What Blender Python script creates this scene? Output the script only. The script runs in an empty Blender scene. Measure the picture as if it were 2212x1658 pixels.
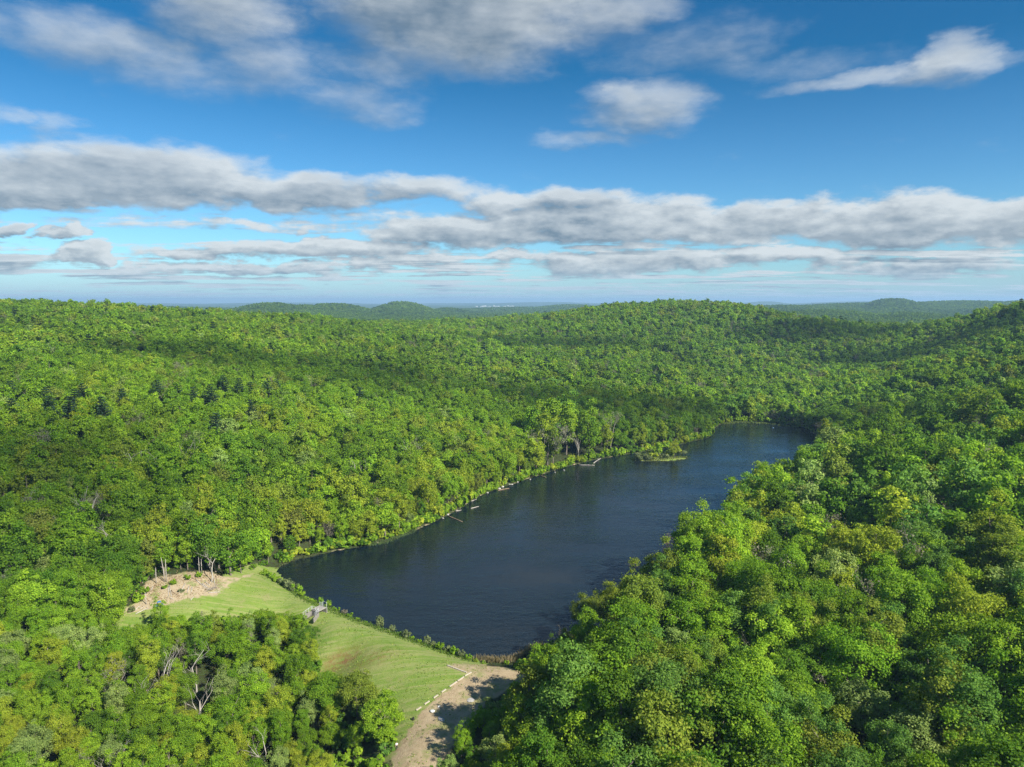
import bpy, bmesh, math, random
import numpy as np
from mathutils import Vector, Matrix
R = math.radians
rng = np.random.default_rng(7)
random.seed(7)
scene = bpy.context.scene
col = scene.collection

# ------------------------------------------------------------------ camera
CAM_Z = 100.0
PITCH = R(6.58)
F = 1536.0                      # focal length in pixels of a 2212 x 1658 frame
cam_d = bpy.data.cameras.new('camera')
cam_d.sensor_fit = 'HORIZONTAL'
cam_d.angle = 2 * math.atan(1106 / F)
cam_d.clip_start = 1.0
cam_d.clip_end = 80000.0
cam = bpy.data.objects.new('camera', cam_d)
cam.location = (0, 0, CAM_Z)
cam.rotation_euler = (R(90) - PITCH, 0, 0)
col.objects.link(cam)
scene.camera = cam

def ray(X, Y):
    cx = (X - 1106) / F; cy = (829 - Y) / F
    sp, cp = math.sin(PITCH), math.cos(PITCH)
    return np.array([cx, cp + cy * sp, -sp + cy * cp])
def azel(X, Y):
    d = ray(X, Y)
    return math.atan2(d[0], d[1]), math.atan2(d[2], math.hypot(d[0], d[1]))
def project(x, y, z):
    """world -> pixels of the 2212 frame (arrays)"""
    sp, cp = math.sin(PITCH), math.cos(PITCH)
    dz = z - CAM_Z
    dep = y * cp - dz * sp
    dep = np.where(np.abs(dep) < 1e-3, 1e-3, dep)
    u = (y * sp + dz * cp) / dep
    return 1106 + F * x / dep, 829 - F * u, dep

# ------------------------------------------------------------------ render settings
scene.render.engine = 'CYCLES'
cy = scene.cycles
cy.max_bounces = 6; cy.diffuse_bounces = 3; cy.glossy_bounces = 2
cy.transmission_bounces = 3; cy.transparent_max_bounces = 12; cy.volume_bounces = 0
cy.use_adaptive_sampling = True; cy.adaptive_threshold = 0.02
cy.use_denoising = True
try:
    cy.denoiser = 'OPENIMAGEDENOISE'; cy.denoising_input_passes = 'RGB_ALBEDO_NORMAL'; cy.denoising_prefilter = 'NONE'
except Exception: pass
cy.sample_clamp_indirect = 6.0
cy.caustics_reflective = False; cy.caustics_refractive = False
vs = scene.view_settings
vs.view_transform = 'Standard'; vs.look = 'None'; vs.gamma = 1.0; vs.use_curve_mapping = False
vs.exposure = 0.95

# ------------------------------------------------------------------ sun and sky
SUN_AZ = R(131)                 # clockwise from the view direction (+Y)
SUN_EL = R(38)
SUN = Vector((math.sin(SUN_AZ) * math.cos(SUN_EL), math.cos(SUN_AZ) * math.cos(SUN_EL), math.sin(SUN_EL)))
sun_d = bpy.data.lights.new('sun', 'SUN')
sun_d.energy = 5.0; sun_d.angle = R(0.53); sun_d.color = (1.0, 0.95, 0.86)
sun = bpy.data.objects.new('sun', sun_d)
sun.rotation_euler = SUN.to_track_quat('Z', 'Y').to_euler()
sun.location = (300, -300, 400)
col.objects.link(sun)

class NT:
    """small helper to write node trees"""
    def __init__(self, tree): self.t = tree; self.n = tree.nodes; self.l = tree.links
    def put(self, sock, v):
        if isinstance(v, bpy.types.NodeSocket): self.l.new(v, sock)
        else: sock.default_value = v
    def math(self, op, a, b=None, c=None, clamp=False):
        m = self.n.new('ShaderNodeMath'); m.operation = op; m.use_clamp = clamp
        for i, v in enumerate((a, b, c)):
            if v is not None: self.put(m.inputs[i], v)
        return m.outputs[0]
    def vec(self, op, a, b=None, c=None):
        m = self.n.new('ShaderNodeVectorMath'); m.operation = op
        for i, v in enumerate((a, b, c)):
            if v is not None: self.put(m.inputs[i], v)
        return m.outputs['Value'] if op in ('DOT_PRODUCT', 'LENGTH') else m.outputs[0]
    def noise(self, v, scale, detail=4, rough=0.55, dist=0.0, color=False, dim='3D'):
        m = self.n.new('ShaderNodeTexNoise'); m.noise_dimensions = dim
        if v is not None: self.l.new(v, m.inputs['Vector'])
        self.put(m.inputs['Scale'], scale); m.inputs['Detail'].default_value = detail
        m.inputs['Roughness'].default_value = rough; m.inputs['Distortion'].default_value = dist
        return m.outputs['Color' if color else 'Fac']
    def rng(self, v, a, b, c=0.0, d=1.0, smooth=False):
        m = self.n.new('ShaderNodeMapRange')
        m.interpolation_type = 'SMOOTHSTEP' if smooth else 'LINEAR'
        m.clamp = True
        for i, x in enumerate((v, a, b, c, d)): self.put(m.inputs[i], x)
        return m.outputs[0]
    def mix(self, f, a, b, blend='MIX'):
        m = self.n.new('ShaderNodeMix'); m.data_type = 'RGBA'; m.blend_type = blend
        self.put(m.inputs[0], f); self.put(m.inputs[6], a); self.put(m.inputs[7], b)
        return m.outputs[2]
    def comb(self, x, y, z):
        m = self.n.new('ShaderNodeCombineXYZ')
        for i, v in enumerate((x, y, z)): self.put(m.inputs[i], v)
        return m.outputs[0]
    def sep(self, v):
        m = self.n.new('ShaderNodeSeparateXYZ'); self.l.new(v, m.inputs[0]); return m.outputs
    def attr(self, name, kind='GEOMETRY'):
        m = self.n.new('ShaderNodeAttribute'); m.attribute_name = name; m.attribute_type = kind; return m.outputs

def cl(*c): return (c[0], c[1], c[2], 1.0)

# clouds of the photograph: pixel centre, half width, half height above, half height below, weight
CLOUDS = [
    (290, 398, 460, 110, 68, 1.28), (90, 420, 330, 62, 46, 1.15), (620, 425, 220, 62, 46, 1.1),
    (470, 372, 90, 44, 40, 1.1), (880, 412, 320, 34, 30, .85), (1180, 432, 260, 38, 40, .95),
    (1000, 495, 280, 46, 52, 1.05), (1320, 480, 420, 58, 62, 1.05), (1640, 470, 360, 52, 70, 1.1),
    (1960, 470, 300, 66, 76, 1.3), (2190, 480, 260, 62, 66, 1.2), (740, 545, 250, 32, 24, 1.1),
    (440, 545, 180, 20, 18, .85), (1400, 572, 380, 30, 24, 1.0), (1180, 555, 220, 18, 16, .8), (1720, 556, 200, 26, 26, .95),
    (2000, 572, 330, 26, 26, .8), (98, 500, 58, 26, 20, 1.05), (170, 552, 80, 38, 22, 1.3), (525, 488, 95, 18, 18, .72),
    (680, 494, 52, 18, 16, .7), (560, 582, 270, 20, 16, .9), (60, 574, 130, 16, 14, .8), (-10, 492, 50, 22, 18, .9),
    (820, 580, 50, 22, 16, .9), (300, 572, 90, 16, 14, .75),
    # soft, nearer clouds in the upper sky
    (470, 0, 260, 190, 150, 1.1), (560, 130, 230, 110, 110, .80), (230, 95, 340, 90, 90, .90), (340, 150, 260, 80, 70, .75), (40, 60, 160, 60, 60, .6),
    (1010, 10, 420, 300, 195, 1.7), (1240, 0, 240, 160, 150, 1.0), (770, 225, 190, 56, 50, .66), (840, 130, 220, 90, 90, .72),
    (1390, 230, 210, 80, 74, 1.0), (1365, 215, 110, 60, 56, 1.05), (1260, 302, 150, 34, 32, .55), (2050, 140, 150, 86, 60, 1.05),
    (1930, 160, 380, 36, 32, .85), (1490, 100, 260, 90, 84, .58), (110, 275, 100, 36, 32, .5), (0, 240, 90, 36, 32, .55),
    (1700, 140, 300, 40, 40, .45),
]
world = bpy.data.worlds.new('World'); scene.world = world; world.use_nodes = True
W = NT(world.node_tree); W.n.clear()
def cloud_group():
    g = bpy.data.node_groups.new('cloud_density', 'ShaderNodeTree')
    g.interface.new_socket('uv', in_out='INPUT', socket_type='NodeSocketVector')
    g.interface.new_socket('density', in_out='OUTPUT', socket_type='NodeSocketFloat')
    G = NT(g)
    gi = g.nodes.new('NodeGroupInput'); go = g.nodes.new('NodeGroupOutput')
    uv = gi.outputs[0]
    st = G.vec('MULTIPLY', uv, (1.0, 2.3, 1.0))
    w1 = G.noise(st, 8.0, 6, 0.58, color=True, dim='2D')
    warp = G.vec('MULTIPLY', G.vec('SUBTRACT', w1, (0.5, 0.5, 0.5)), (0.15, 0.046, 0))
    p = G.vec('ADD', uv, warp)
    u, v, _ = G.sep(uv)
    acc = None
    for (X, Y, hw, up, dn, w) in CLOUDS:
        a0, e0 = azel(X, Y)
        a = (azel(X + hw, Y)[0] - azel(X - hw, Y)[0]) / 2
        bu = azel(X, Y - up)[1] - e0; bd = e0 - azel(X, Y + dn)[1]
        b = (bu + bd) / 2; ec = e0 + (bu - bd) / 2
        q = G.vec('MULTIPLY_ADD', p, (1 / a, 1 / b, 0), (-a0 / a, -ec / b, 0))
        r2 = G.vec('DOT_PRODUCT', q, q)
        f = G.math('MULTIPLY_ADD', r2, -w, w)
        acc = f if acc is None else G.math('MAXIMUM', acc, f)
    acc = G.math('MAXIMUM', acc, -0.35)
    fine = G.noise(st, 15.0, 5, 0.55, dim='2D')
    fine = G.math('MULTIPLY_ADD', fine, G.rng(v, 0.10, 0.30, 0.75, 0.55), G.rng(v, 0.10, 0.30, -0.375, -0.275))
    # layer of small far clouds seen edge on, and the same layer overhead
    rr = G.math('DIVIDE', 1.0, G.math('ADD', G.math('MAXIMUM', v, 0.0), 0.035))
    px = G.math('MULTIPLY', rr, G.math('SINE', u)); py = G.math('MULTIPLY', rr, G.math('COSINE', u))
    lay = G.noise(G.comb(G.math('MULTIPLY', px, 0.45), py, 0.0), 0.8, 5, 0.55, dim='2D')
    wv = G.rng(v, 0.05, 0.15, 1.0, 0.0)
    behind = G.rng(G.math('ABSOLUTE', u), 0.75, 1.1, 0.0, 0.9)
    wv = G.math('MAXIMUM', G.math('MAXIMUM', wv, behind), G.rng(v, 0.42, 0.55, 0.0, 0.9))
    lay = G.math('MULTIPLY', G.math('MULTIPLY_ADD', lay, 6.5, -2.95), wv)
    lay = G.math('MAXIMUM', lay, -0.3)
    low = G.noise(st, 38.0, 4, 0.55, dim='2D')
    fine = G.math('ADD', fine, G.math('MULTIPLY', G.math('SUBTRACT', low, 0.5), G.rng(v, 0.04, 0.22, 1.0, 0.1)))
    d = G.math('ADD', G.math('MAXIMUM', acc, G.math('MULTIPLY', lay, 0.75)), fine)
    g.links.new(d, go.inputs[0])
    return g
CG = cloud_group()
def density(uv):
    n = W.n.new('ShaderNodeGroup'); n.node_tree = CG; W.l.new(uv, n.inputs[0]); return n.outputs[0]
tc = W.n.new('ShaderNodeTexCoord')
dx_, dy_, dz_ = W.sep(tc.outputs['Generated'])
uu = W.math('ARCTAN2', dx_, dy_); vv = W.math('ARCSINE', dz_)
uv0 = W.comb(uu, vv, 0.0)
lift = W.rng(vv, 0.02, 0.30, 0.006, 0.022)
uv1 = W.vec('ADD', uv0, W.comb(lift, lift, 0.0))
d0 = density(uv0); d1 = density(uv1)
soft = W.rng(vv, 0.11, 0.25, 0.55, 1.30)
cover = W.rng(d0, 0.08, W.math('ADD', soft, 0.08), 0.0, 1.0, smooth=True)
cover = W.math('MULTIPLY', cover, W.rng(vv, 0.10, 0.26, 0.95, 0.88))
lit = W.rng(W.math('SUBTRACT', d0, d1), -0.38, 0.50, 0.0, 1.0)
thick = W.rng(d0, 0.1, 1.25, 1.0, 0.6)
tone = W.math('MULTIPLY', W.math('MULTIPLY_ADD', lit, 0.82, 0.30), thick)
tone = W.math('ADD', tone, W.rng(vv, 0.03, 0.09, 0.05, 0.0))
st_w = W.vec('MULTIPLY', uv0, (1.0, 2.6, 1.0))
tone = W.math('ADD', tone, W.math('MULTIPLY', W.math('SUBTRACT', W.noise(st_w, 7.0, 4, .6, dim='2D'), .5), .75))
cloud_c = W.mix(W.rng(tone, 0.12, 0.88), cl(1.12, 1.58, 2.05), cl(4.5, 4.8, 4.95))
sky = W.n.new('ShaderNodeTexSky'); sky.sky_type = 'NISHITA'; sky.sun_disc = False
sky.sun_elevation = SUN_EL; sky.sun_rotation = SUN_AZ
sky.air_density = 1.25; sky.dust_density = 0.25; sky.ozone_density = 3.2; sky.altitude = 150
skyc = W.mix(1.0, sky.outputs[0], W.mix(W.rng(vv, 0.02, 0.30), cl(0.44, 0.73, 1.02), cl(0.075, 0.365, .56)), 'MULTIPLY')
hz = W.rng(vv, 0.0, 0.06, 0.60, 0.0, smooth=True)
allc = W.mix(cover, skyc, cloud_c)
allc = W.mix(hz, allc, cl(2.5, 3.7, 4.7))
bg = W.n.new('ShaderNodeBackground'); W.l.new(allc, bg.inputs[0]); bg.inputs[1].default_value = 0.085
wo = W.n.new('ShaderNodeOutputWorld'); W.l.new(bg.outputs[0], wo.inputs[0])
world.cycles.sampling_method = 'MANUAL'; world.cycles.sample_map_resolution = 512

# ------------------------------------------------------------------ helpers
def link(o, parent=None):
    col.objects.link(o)
    if parent is not None: o.parent = parent
    return o
def tag(o, label=None, cat=None, group=None, kind=None):
    if label: o['label'] = label
    if cat: o['category'] = cat
    if group: o['group'] = group
    if kind: o['kind'] = kind
    return o
def empty(name, loc=(0, 0, 0), rz=0.0):
    o = bpy.data.objects.new(name, None); o.empty_display_size = 0.2
    o.location = loc; o.rotation_euler = (0, 0, rz); return link(o)
def mesh_np(name, verts, faces, mats=(), midx=None, fattr=None, smooth=False, vattr=None):
    """faces: (n,3) or (n,4) array, or list of such arrays"""
    me = bpy.data.meshes.new(name)
    verts = np.asarray(verts, np.float32)
    fl = faces if isinstance(faces, list) else [faces]
    fl = [np.asarray(f, np.int32) for f in fl if len(f)]
    nl = sum(f.size for f in fl); npoly = sum(len(f) for f in fl)
    me.vertices.add(len(verts)); me.vertices.foreach_set('co', verts.ravel())
    me.loops.add(nl); me.polygons.add(npoly)
    me.loops.foreach_set('vertex_index', np.concatenate([f.ravel() for f in fl]))
    sizes = np.concatenate([np.full(len(f), f.shape[1]) for f in fl])
    st = np.concatenate([[0], np.cumsum(sizes)[:-1]])
    me.polygons.foreach_set('loop_start', st.astype(np.int32))
    for m in mats: me.materials.append(m)
    if midx is not None: me.polygons.foreach_set('material_index', np.asarray(midx, np.int32))
    me.polygons.foreach_set('use_smooth', np.full(npoly, bool(smooth)))
    if fattr is not None:
        a = me.attributes.new('lv', 'FLOAT', 'FACE'); a.data.foreach_set('value', np.asarray(fattr, np.float32))
    if vattr:
        for k, v in vattr.items():
            a = me.attributes.new(k, 'FLOAT', 'POINT'); a.data.foreach_set('value', np.asarray(v, np.float32))
    me.update(calc_edges=True)
    return me
class MB:
    def __init__(self): self.v = []; self.f = []
    def box(self, c, s, rz=0.0, rx=0.0, ry=0.0):
        m = Matrix.Translation(c) @ Matrix.Rotation(rz, 4, 'Z') @ Matrix.Rotation(ry, 4, 'Y') @ Matrix.Rotation(rx, 4, 'X')
        b = len(self.v)
        for dx in (-.5, .5):
            for dy in (-.5, .5):
                for dz in (-.5, .5): self.v.append(tuple(m @ Vector((dx * s[0], dy * s[1], dz * s[2]))))
        for q in ((0, 1, 3, 2), (4, 6, 7, 5), (0, 4, 5, 1), (2, 3, 7, 6), (0, 2, 6, 4), (1, 5, 7, 3)): self.f.append(tuple(b + i for i in q))
        return self
    def tube(self, pts, rad, n=6, cap=True):
        b = len(self.v); pts = [Vector(p) for p in pts]; k = len(pts)
        for i, p in enumerate(pts):
            t = (pts[min(i + 1, k - 1)] - pts[max(i - 1, 0)]).normalized()
            a = t.orthogonal().normalized() if abs(t.z) > 0.9 else t.cross(Vector((0, 0, 1))).normalized()
            c = t.cross(a)
            for j in range(n):
                an = 2 * math.pi * j / n
                self.v.append(tuple(p + (a * math.cos(an) + c * math.sin(an)) * rad[i]))
        for i in range(k - 1):
            for j in range(n):
                self.f.append((b + i * n + j, b + i * n + (j + 1) % n, b + (i + 1) * n + (j + 1) % n, b + (i + 1) * n + j))
        if cap:
            self.f.append(tuple(b + j for j in reversed(range(n)))); self.f.append(tuple(b + (k - 1) * n + j for j in range(n)))
        return self
    def mesh(self, name, mat, smooth=False):
        me = bpy.data.meshes.new(name); me.from_pydata(self.v, [], self.f)
        me.materials.append(mat)
        if smooth: me.polygons.foreach_set('use_smooth', [True] * len(me.polygons))
        me.update(); return me
    def build(self, name, mat, parent=None, smooth=False):
        return link(bpy.data.objects.new(name, self.mesh(name, mat, smooth)), parent)
def bevel(o, w=0.02, seg=1):
    m = o.modifiers.new('bevel', 'BEVEL'); m.width = w; m.segments = seg; m.limit_method = 'ANGLE'; return o
def inpoly(x, y, poly):
    x = np.asarray(x, float); y = np.asarray(y, float); ins = np.zeros(x.shape, bool)
    P = np.asarray(poly, float); n = len(P); j = n - 1
    for i in range(n):
        xi, yi = P[i]; xj, yj = P[j]
        c = (yi > y) != (yj > y)
        with np.errstate(divide='ignore', invalid='ignore'):
            ins ^= c & (x < (xj - xi) * (y - yi) / (yj - yi + 1e-12) + xi)
        j = i
    return ins
def polydist(x, y, poly):
    """signed distance, positive outside"""
    x = np.asarray(x, float); y = np.asarray(y, float)
    P = np.asarray(poly, float); d = np.full(x.shape, 1e18)
    for i in range(len(P)):
        a = P[i]; b = P[(i + 1) % len(P)]; e = b - a
        t = np.clip(((x - a[0]) * e[0] + (y - a[1]) * e[1]) / (e @ e + 1e-9), 0, 1)
        d = np.minimum(d, (x - a[0] - t * e[0]) ** 2 + (y - a[1] - t * e[1]) ** 2)
    d = np.sqrt(d)
    return np.where(inpoly(x, y, P), -d, d)
def sstep(a, b, x):
    t = np.clip((np.asarray(x, float) - a) / (b - a), 0, 1); return t * t * (3 - 2 * t)
def closed_spline(P, k=4):
    P = np.asarray(P, float); n = len(P); out = []
    for i in range(n):
        p0, p1, p2, p3 = P[i - 1], P[i], P[(i + 1) % n], P[(i + 2) % n]
        for t in np.arange(k) / k:
            out.append(.5 * (2 * p1 + (p2 - p0) * t + (2 * p0 - 5 * p1 + 4 * p2 - p3) * t * t + (3 * p1 - p0 - 3 * p2 + p3) * t ** 3))
    return np.array(out)
def vnoise(x, y, seed=0):
    """smooth value noise 0..1"""
    x = np.asarray(x, float); y = np.asarray(y, float)
    xi = np.floor(x).astype(int); yi = np.floor(y).astype(int); fx = x - xi; fy = y - yi
    def hsh(a, b):
        h = (a * 374761393 + b * 668265263 + seed * 1274126177) & 0x7fffffff
        h = ((h ^ (h >> 13)) * 1274126177) & 0x7fffffff
        return ((h ^ (h >> 16)) & 0xffff) / 65535.0
    fx = fx * fx * (3 - 2 * fx); fy = fy * fy * (3 - 2 * fy)
    return (hsh(xi, yi) * (1 - fx) + hsh(xi + 1, yi) * fx) * (1 - fy) + (hsh(xi, yi + 1) * (1 - fx) + hsh(xi + 1, yi + 1) * fx) * fy

# ------------------------------------------------------------------ terrain
def flat_at(X, Y, z=0.0):
    d = ray(X, Y); t = (z - CAM_Z) / d[2]; return np.array([d[0] * t, d[1] * t])
SHORE_PX = [(598, 1230), (640, 1210), (740, 1188), (830, 1172), (900, 1145), (985, 1105), (1030, 1075), (1090, 1052), (1150, 1032),
    (1220, 1010), (1290, 993), (1380, 978), (1440, 968), (1500, 953), (1536, 943), (1541, 928), (1560, 916), (1600, 912), (1660, 915), (1735, 926),
    (1768, 950), (1762, 1000), (1680, 1050), (1610, 1110), (1560, 1160), (1520, 1205), (1460, 1275), (1420, 1325), (1380, 1380), (1320, 1415),
    (1260, 1422), (1215, 1408), (1180, 1398), (1150, 1408), (1110, 1424), (1060, 1427), (1020, 1421), (960, 1405), (900, 1385), (830, 1360),
    (760, 1335), (692, 1305), (655, 1285), (620, 1255)]
LAKE = closed_spline([flat_at(*p) for p in SHORE_PX], 3)
def col_pt(X, d):
    a = math.atan2(X - 1106, F); return (d * math.sin(a), d * math.cos(a))
CTRL = []
def C(X, *dz):
    for d, z in dz: CTRL.append((*col_pt(X, d), z))
C(-500, (150, -2), (260, 6), (420, 34), (700, 62), (1050, 86), (1500, 70), (2300, 40))
C(0, (110, -6), (180, -5), (240, 1), (300, 12), (400, 31), (600, 52), (800, 70), (1000, 85), (1300, 74), (1800, 45), (2300, 35))
C(400, (110, -8), (160, -9), (205, -6), (240, 4), (300, 11), (400, 27), (600, 45), (800, 60), (1000, 75), (1400, 50), (2300, 32))
C(700, (110, -8), (160, -9), (200, -5), (320, 5), (400, 15), (600, 33), (800, 46), (1100, 59), (1500, 42), (2300, 30))
C(1100, (100, 1), (150, 1), (430, 5), (480, 9), (700, 18), (950, 32), (1200, 46), (1500, 53), (1900, 40), (2300, 30))
C(1300, (100, 2), (140, 2), (520, 6), (600, 9), (800, 17), (1100, 46), (1350, 76), (1700, 50), (2300, 30))
C(1480, (560, 4), (800, 10), (1050, 42), (1300, 87), (1600, 65), (2300, 32))
C(1620, (640, 3), (800, 8), (1050, 36), (1250, 76), (1500, 50), (2300, 26))
C(1750, (120, 3), (180, 3), (620, 3), (850, 6), (1000, 28), (1150, 63), (1300, 42), (1700, 18), (2300, 14))
C(1870, (250, 3), (420, 4), (620, 5), (900, 13), (1300, 38), (1600, 22), (2300, 12))
C(2020, (150, 4), (250, 6), (450, 15), (700, 27), (1000, 44), (1200, 58), (1500, 40), (2300, 16))
C(2212, (110, 5), (180, 7), (300, 15), (450, 27), (700, 44), (1000, 87), (1300, 78), (1800, 40), (2300, 25))
C(2700, (140, 8), (300, 20), (600, 46), (1000, 90), (1500, 70), (2300, 35))
for X, Y, z in ((560, 1235, 2.6), (600, 1262, 2.6), (650, 1298, 2.6), (700, 1318, 2.6), (780, 1350, 2.6), (860, 1380, 2.6), (940, 1408, 2.6), (1010, 1436, 2.4), (1090, 1445, 2.0),
                (450, 1290, 3.4), (380, 1300, 3.6), (300, 1325, 2.5), (540, 1320, 1.0), (440, 1330, .6), (700, 1400, -1.5), (760, 1460, -2.0), (820, 1400, 1.6), (900, 1460, 1.2),
                (870, 1540, -.6), (940, 1500, 1.2), (880, 1620, 0.2), (1000, 1560, 1.0), (600, 1340, -2.5), (640, 1380, -4.0), (360, 1240, 7.0), (440, 1236, 7.5), (320, 1275, 5.5)):
    p = flat_at(X, Y, z); CTRL.append((p[0], p[1], z))
for a in range(0, 360, 30):
    CTRL.append((-200 + 60 * math.sin(R(a)), -400 + 150 * math.cos(R(a)), 2.0))
for x, y, z in ((-1500, 0, 40), (1500, 0, 45), (-700, 0, 15), (700, 0, 25), (0, -1500, 20), (-1500, -1500, 30), (1500, -1500, 30)): CTRL.append((x, y, z))
CTRL = np.array(CTRL)
def tps_k(r2): return 0.5 * r2 * np.log(r2 + 1e-9)
SC = 500.0
_cx = CTRL[:, :2] / SC; _n = len(_cx)
_K = tps_k(((_cx[:, None] - _cx[None]) ** 2).sum(-1)) + np.eye(_n) * 2e-4
_P = np.c_[np.ones(_n), _cx]
_A = np.block([[_K, _P], [_P.T, np.zeros((3, 3))]])
_w = np.linalg.solve(_A, np.r_[CTRL[:, 2], 0, 0, 0])
def tps(x, y):
    sh = x.shape; x = x.ravel() / SC; y = y.ravel() / SC; out = np.empty(len(x))
    for i in range(0, len(x), 20000):
        q = np.c_[x[i:i + 20000], y[i:i + 20000]]
        k = tps_k(((q[:, None] - _cx[None]) ** 2).sum(-1))
        out[i:i + 20000] = k @ _w[:_n] + _w[_n] + q @ _w[_n + 1:]
    return out.reshape(sh)
HILLS = []                     # x, y, height, sx, sy
def hill(X, Y, d, wpx, depth, base=24.0):
    a, e = azel(X, Y); top = CAM_Z + d * math.tan(e)
    HILLS.append((d * math.sin(a), d * math.cos(a), top - base, wpx / F * d, depth, a))
hill(585, 659, 3300, 62, 380); hill(720, 660, 3450, 60, 380); hill(650, 664, 3350, 90, 420); hill(480, 675, 3200, 55, 350)
hill(868, 656, 3700, 45, 400); hill(966, 669, 4200, 28, 350); hill(800, 672, 3900, 120, 600)
hill(1230, 661, 5600, 60, 700); hill(1120, 667, 5400, 90, 700); hill(1360, 658, 5200, 70, 800); hill(1060, 676, 4600, 100, 600)
hill(1930, 649, 4300, 45, 500); hill(1900, 658, 4500, 170, 700); hill(2080, 654, 4700, 140, 700); hill(1700, 664, 3900, 130, 600); hill(2250, 652, 4600, 90, 600)
hill(1780, 676, 2700, 95, 350); hill(1960, 682, 2700, 70, 350); hill(1570, 661, 3000, 60, 420)
hill(60, 662, 5500, 250, 900)
FARH = []
for X, Y, d, w in ((200, 655, 16000, 200), (620, 654, 15000, 160), (1000, 655, 17000, 130), (1180, 653, 15000, 110), (1310, 656, 13000, 60), (1420, 654, 17000, 120), (1560, 655, 12500, 34), (1655, 651, 13500, 36), (1640, 655, 13500, 70),
                   (1790, 654, 13000, 40), (1880, 651, 15000, 110), (2110, 650, 14500, 110), (2300, 651, 16000, 150), (-200, 652, 15000, 180), (2600, 651, 15000, 160), (800, 659, 12000, 130), (450, 660, 11000, 160), (1240, 661, 9500, 140)):
    a, e = azel(X, Y); FARH.append((d * math.sin(a), d * math.cos(a), CAM_Z + d * math.tan(e) - 24, w / F * d, 900, a))
def hillsum(x, y, L):
    h = np.zeros(x.shape)
    for hx, hy, hh, sx, sy, a in L:
        dx = x - hx; dy = y - hy; c, s = math.cos(a), math.sin(a)
        px = dx * c - dy * s; py = dx * s + dy * c
        h = np.maximum(h, hh * np.exp(-(px / sx) ** 2 / 2 - (py / sy) ** 2 / 2))
    return h
ISL = flat_at(1428, 992); ISL_A = 20.0; ISL_B = 7.0; ISL_R = 0.16
def island_h(x, y):
    dx = x - ISL[0]; dy = y - ISL[1]; c, s = math.cos(ISL_R), math.sin(ISL_R)
    r = ((dx * c + dy * s) / ISL_A) ** 2 + ((dy * c - dx * s) / ISL_B) ** 2
    return 1.0 - 1.3 * r
def height(x, y):
    x = np.asarray(x, float); y = np.asarray(y, float)
    d = np.hypot(x, y)
    near = np.zeros(x.shape); w = 1 - sstep(1700, 2300, d)
    m = w > 0
    if m.any(): near[m] = tps(x[m], y[m])
    near += ((vnoise(x / 60, y / 60, 3) - .5) * 4.0 + (vnoise(x / 170, y / 170, 4) - .75) * 6.0) * sstep(420, 760, d)
    far = 20 + 7 * vnoise(x / 900, y / 900, 5) + 4 * vnoise(x / 330, y / 330, 6)
    hs = np.maximum(hillsum(x, y, HILLS), hillsum(x, y, FARH))
    far = np.maximum(far, 24 * np.clip(hs / 20, 0, 1) + far * (1 - np.clip(hs / 20, 0, 1)) + hs)
    h = near * w + far * (1 - w)
    lk = (x > -140) & (x < 360) & (y > 90) & (y < 660)
    if lk.any():
        sd = polydist(x[lk], y[lk], LAKE); hl = h[lk]
        out = 0.25 + (np.maximum(hl, -9) - 0.25) * sstep(0.5, 11, sd)
        out = np.where((sd > 0) & (sd < 8), np.maximum(out, 0.12 + sd * .1), out)
        ins = np.maximum(-np.minimum(3, 0.15 - sd * .22), island_h(x[lk], y[lk]))
        h[lk] = np.where(sd > 0, out, ins)
    return h
def h1(x, y): return float(height(np.array([x]), np.array([y]))[0])
def at(X, Y, off=0.0):
    """pixel -> point on the ground"""
    d = ray(X, Y); t = np.concatenate([np.arange(90, 700, 1.0), np.arange(700, 3000, 6.0)])
    g = height(d[0] * t, d[1] * t) + off; z = CAM_Z + d[2] * t
    i = int(np.argmax(z < g)); 
    if i == 0: i = 1
    f = (z[i - 1] - g[i - 1]) / ((z[i - 1] - g[i - 1]) - (z[i] - g[i]) + 1e-9)
    tt = t[i - 1] + f * (t[i] - t[i - 1])
    x, y = d[0] * tt, d[1] * tt
    return np.array([x, y, h1(x, y)])

LAWN_R_PX = [(692, 1322), (735, 1331), (800, 1360), (880, 1390), (960, 1418), (1000, 1434), (968, 1440), (1006, 1458), (960, 1496), (905, 1545), (893, 1572), (868, 1600),
             (866, 1560), (852, 1508), (800, 1490), (735, 1460), (700, 1440), (684, 1395), (686, 1340)]
LAWN_L_PX = [(600, 1248), (580, 1236), (556, 1238), (500, 1262), (470, 1284), (375, 1300), (300, 1320), (240, 1346), (205, 1362), (255, 1352), (330, 1335), (440, 1329), (540, 1320), (640, 1316), (672, 1308), (655, 1295), (625, 1275)]
DIRT_PX = [(966, 1437), (1000, 1432), (1050, 1438), (1100, 1444), (1140, 1458), (1145, 1474), (1085, 1496), (1040, 1530), (985, 1600), (945, 1660), (905, 1760), (820, 1760), (845, 1650), (866, 1602),
           (890, 1572), (905, 1545), (960, 1496), (1008, 1458)]
CLEAR_PX = [(262, 1330), (272, 1312), (305, 1300), (302, 1272), (330, 1250), (390, 1238), (440, 1233), (486, 1248), (515, 1246), (552, 1240), (500, 1262), (468, 1285), (375, 1301), (310, 1318)]
g_poly = {k: np.array([at(*p)[:2] for p in v]) for k, v in dict(lr=LAWN_R_PX, ll=LAWN_L_PX, di=DIRT_PX, cl=CLEAR_PX).items()}

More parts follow.
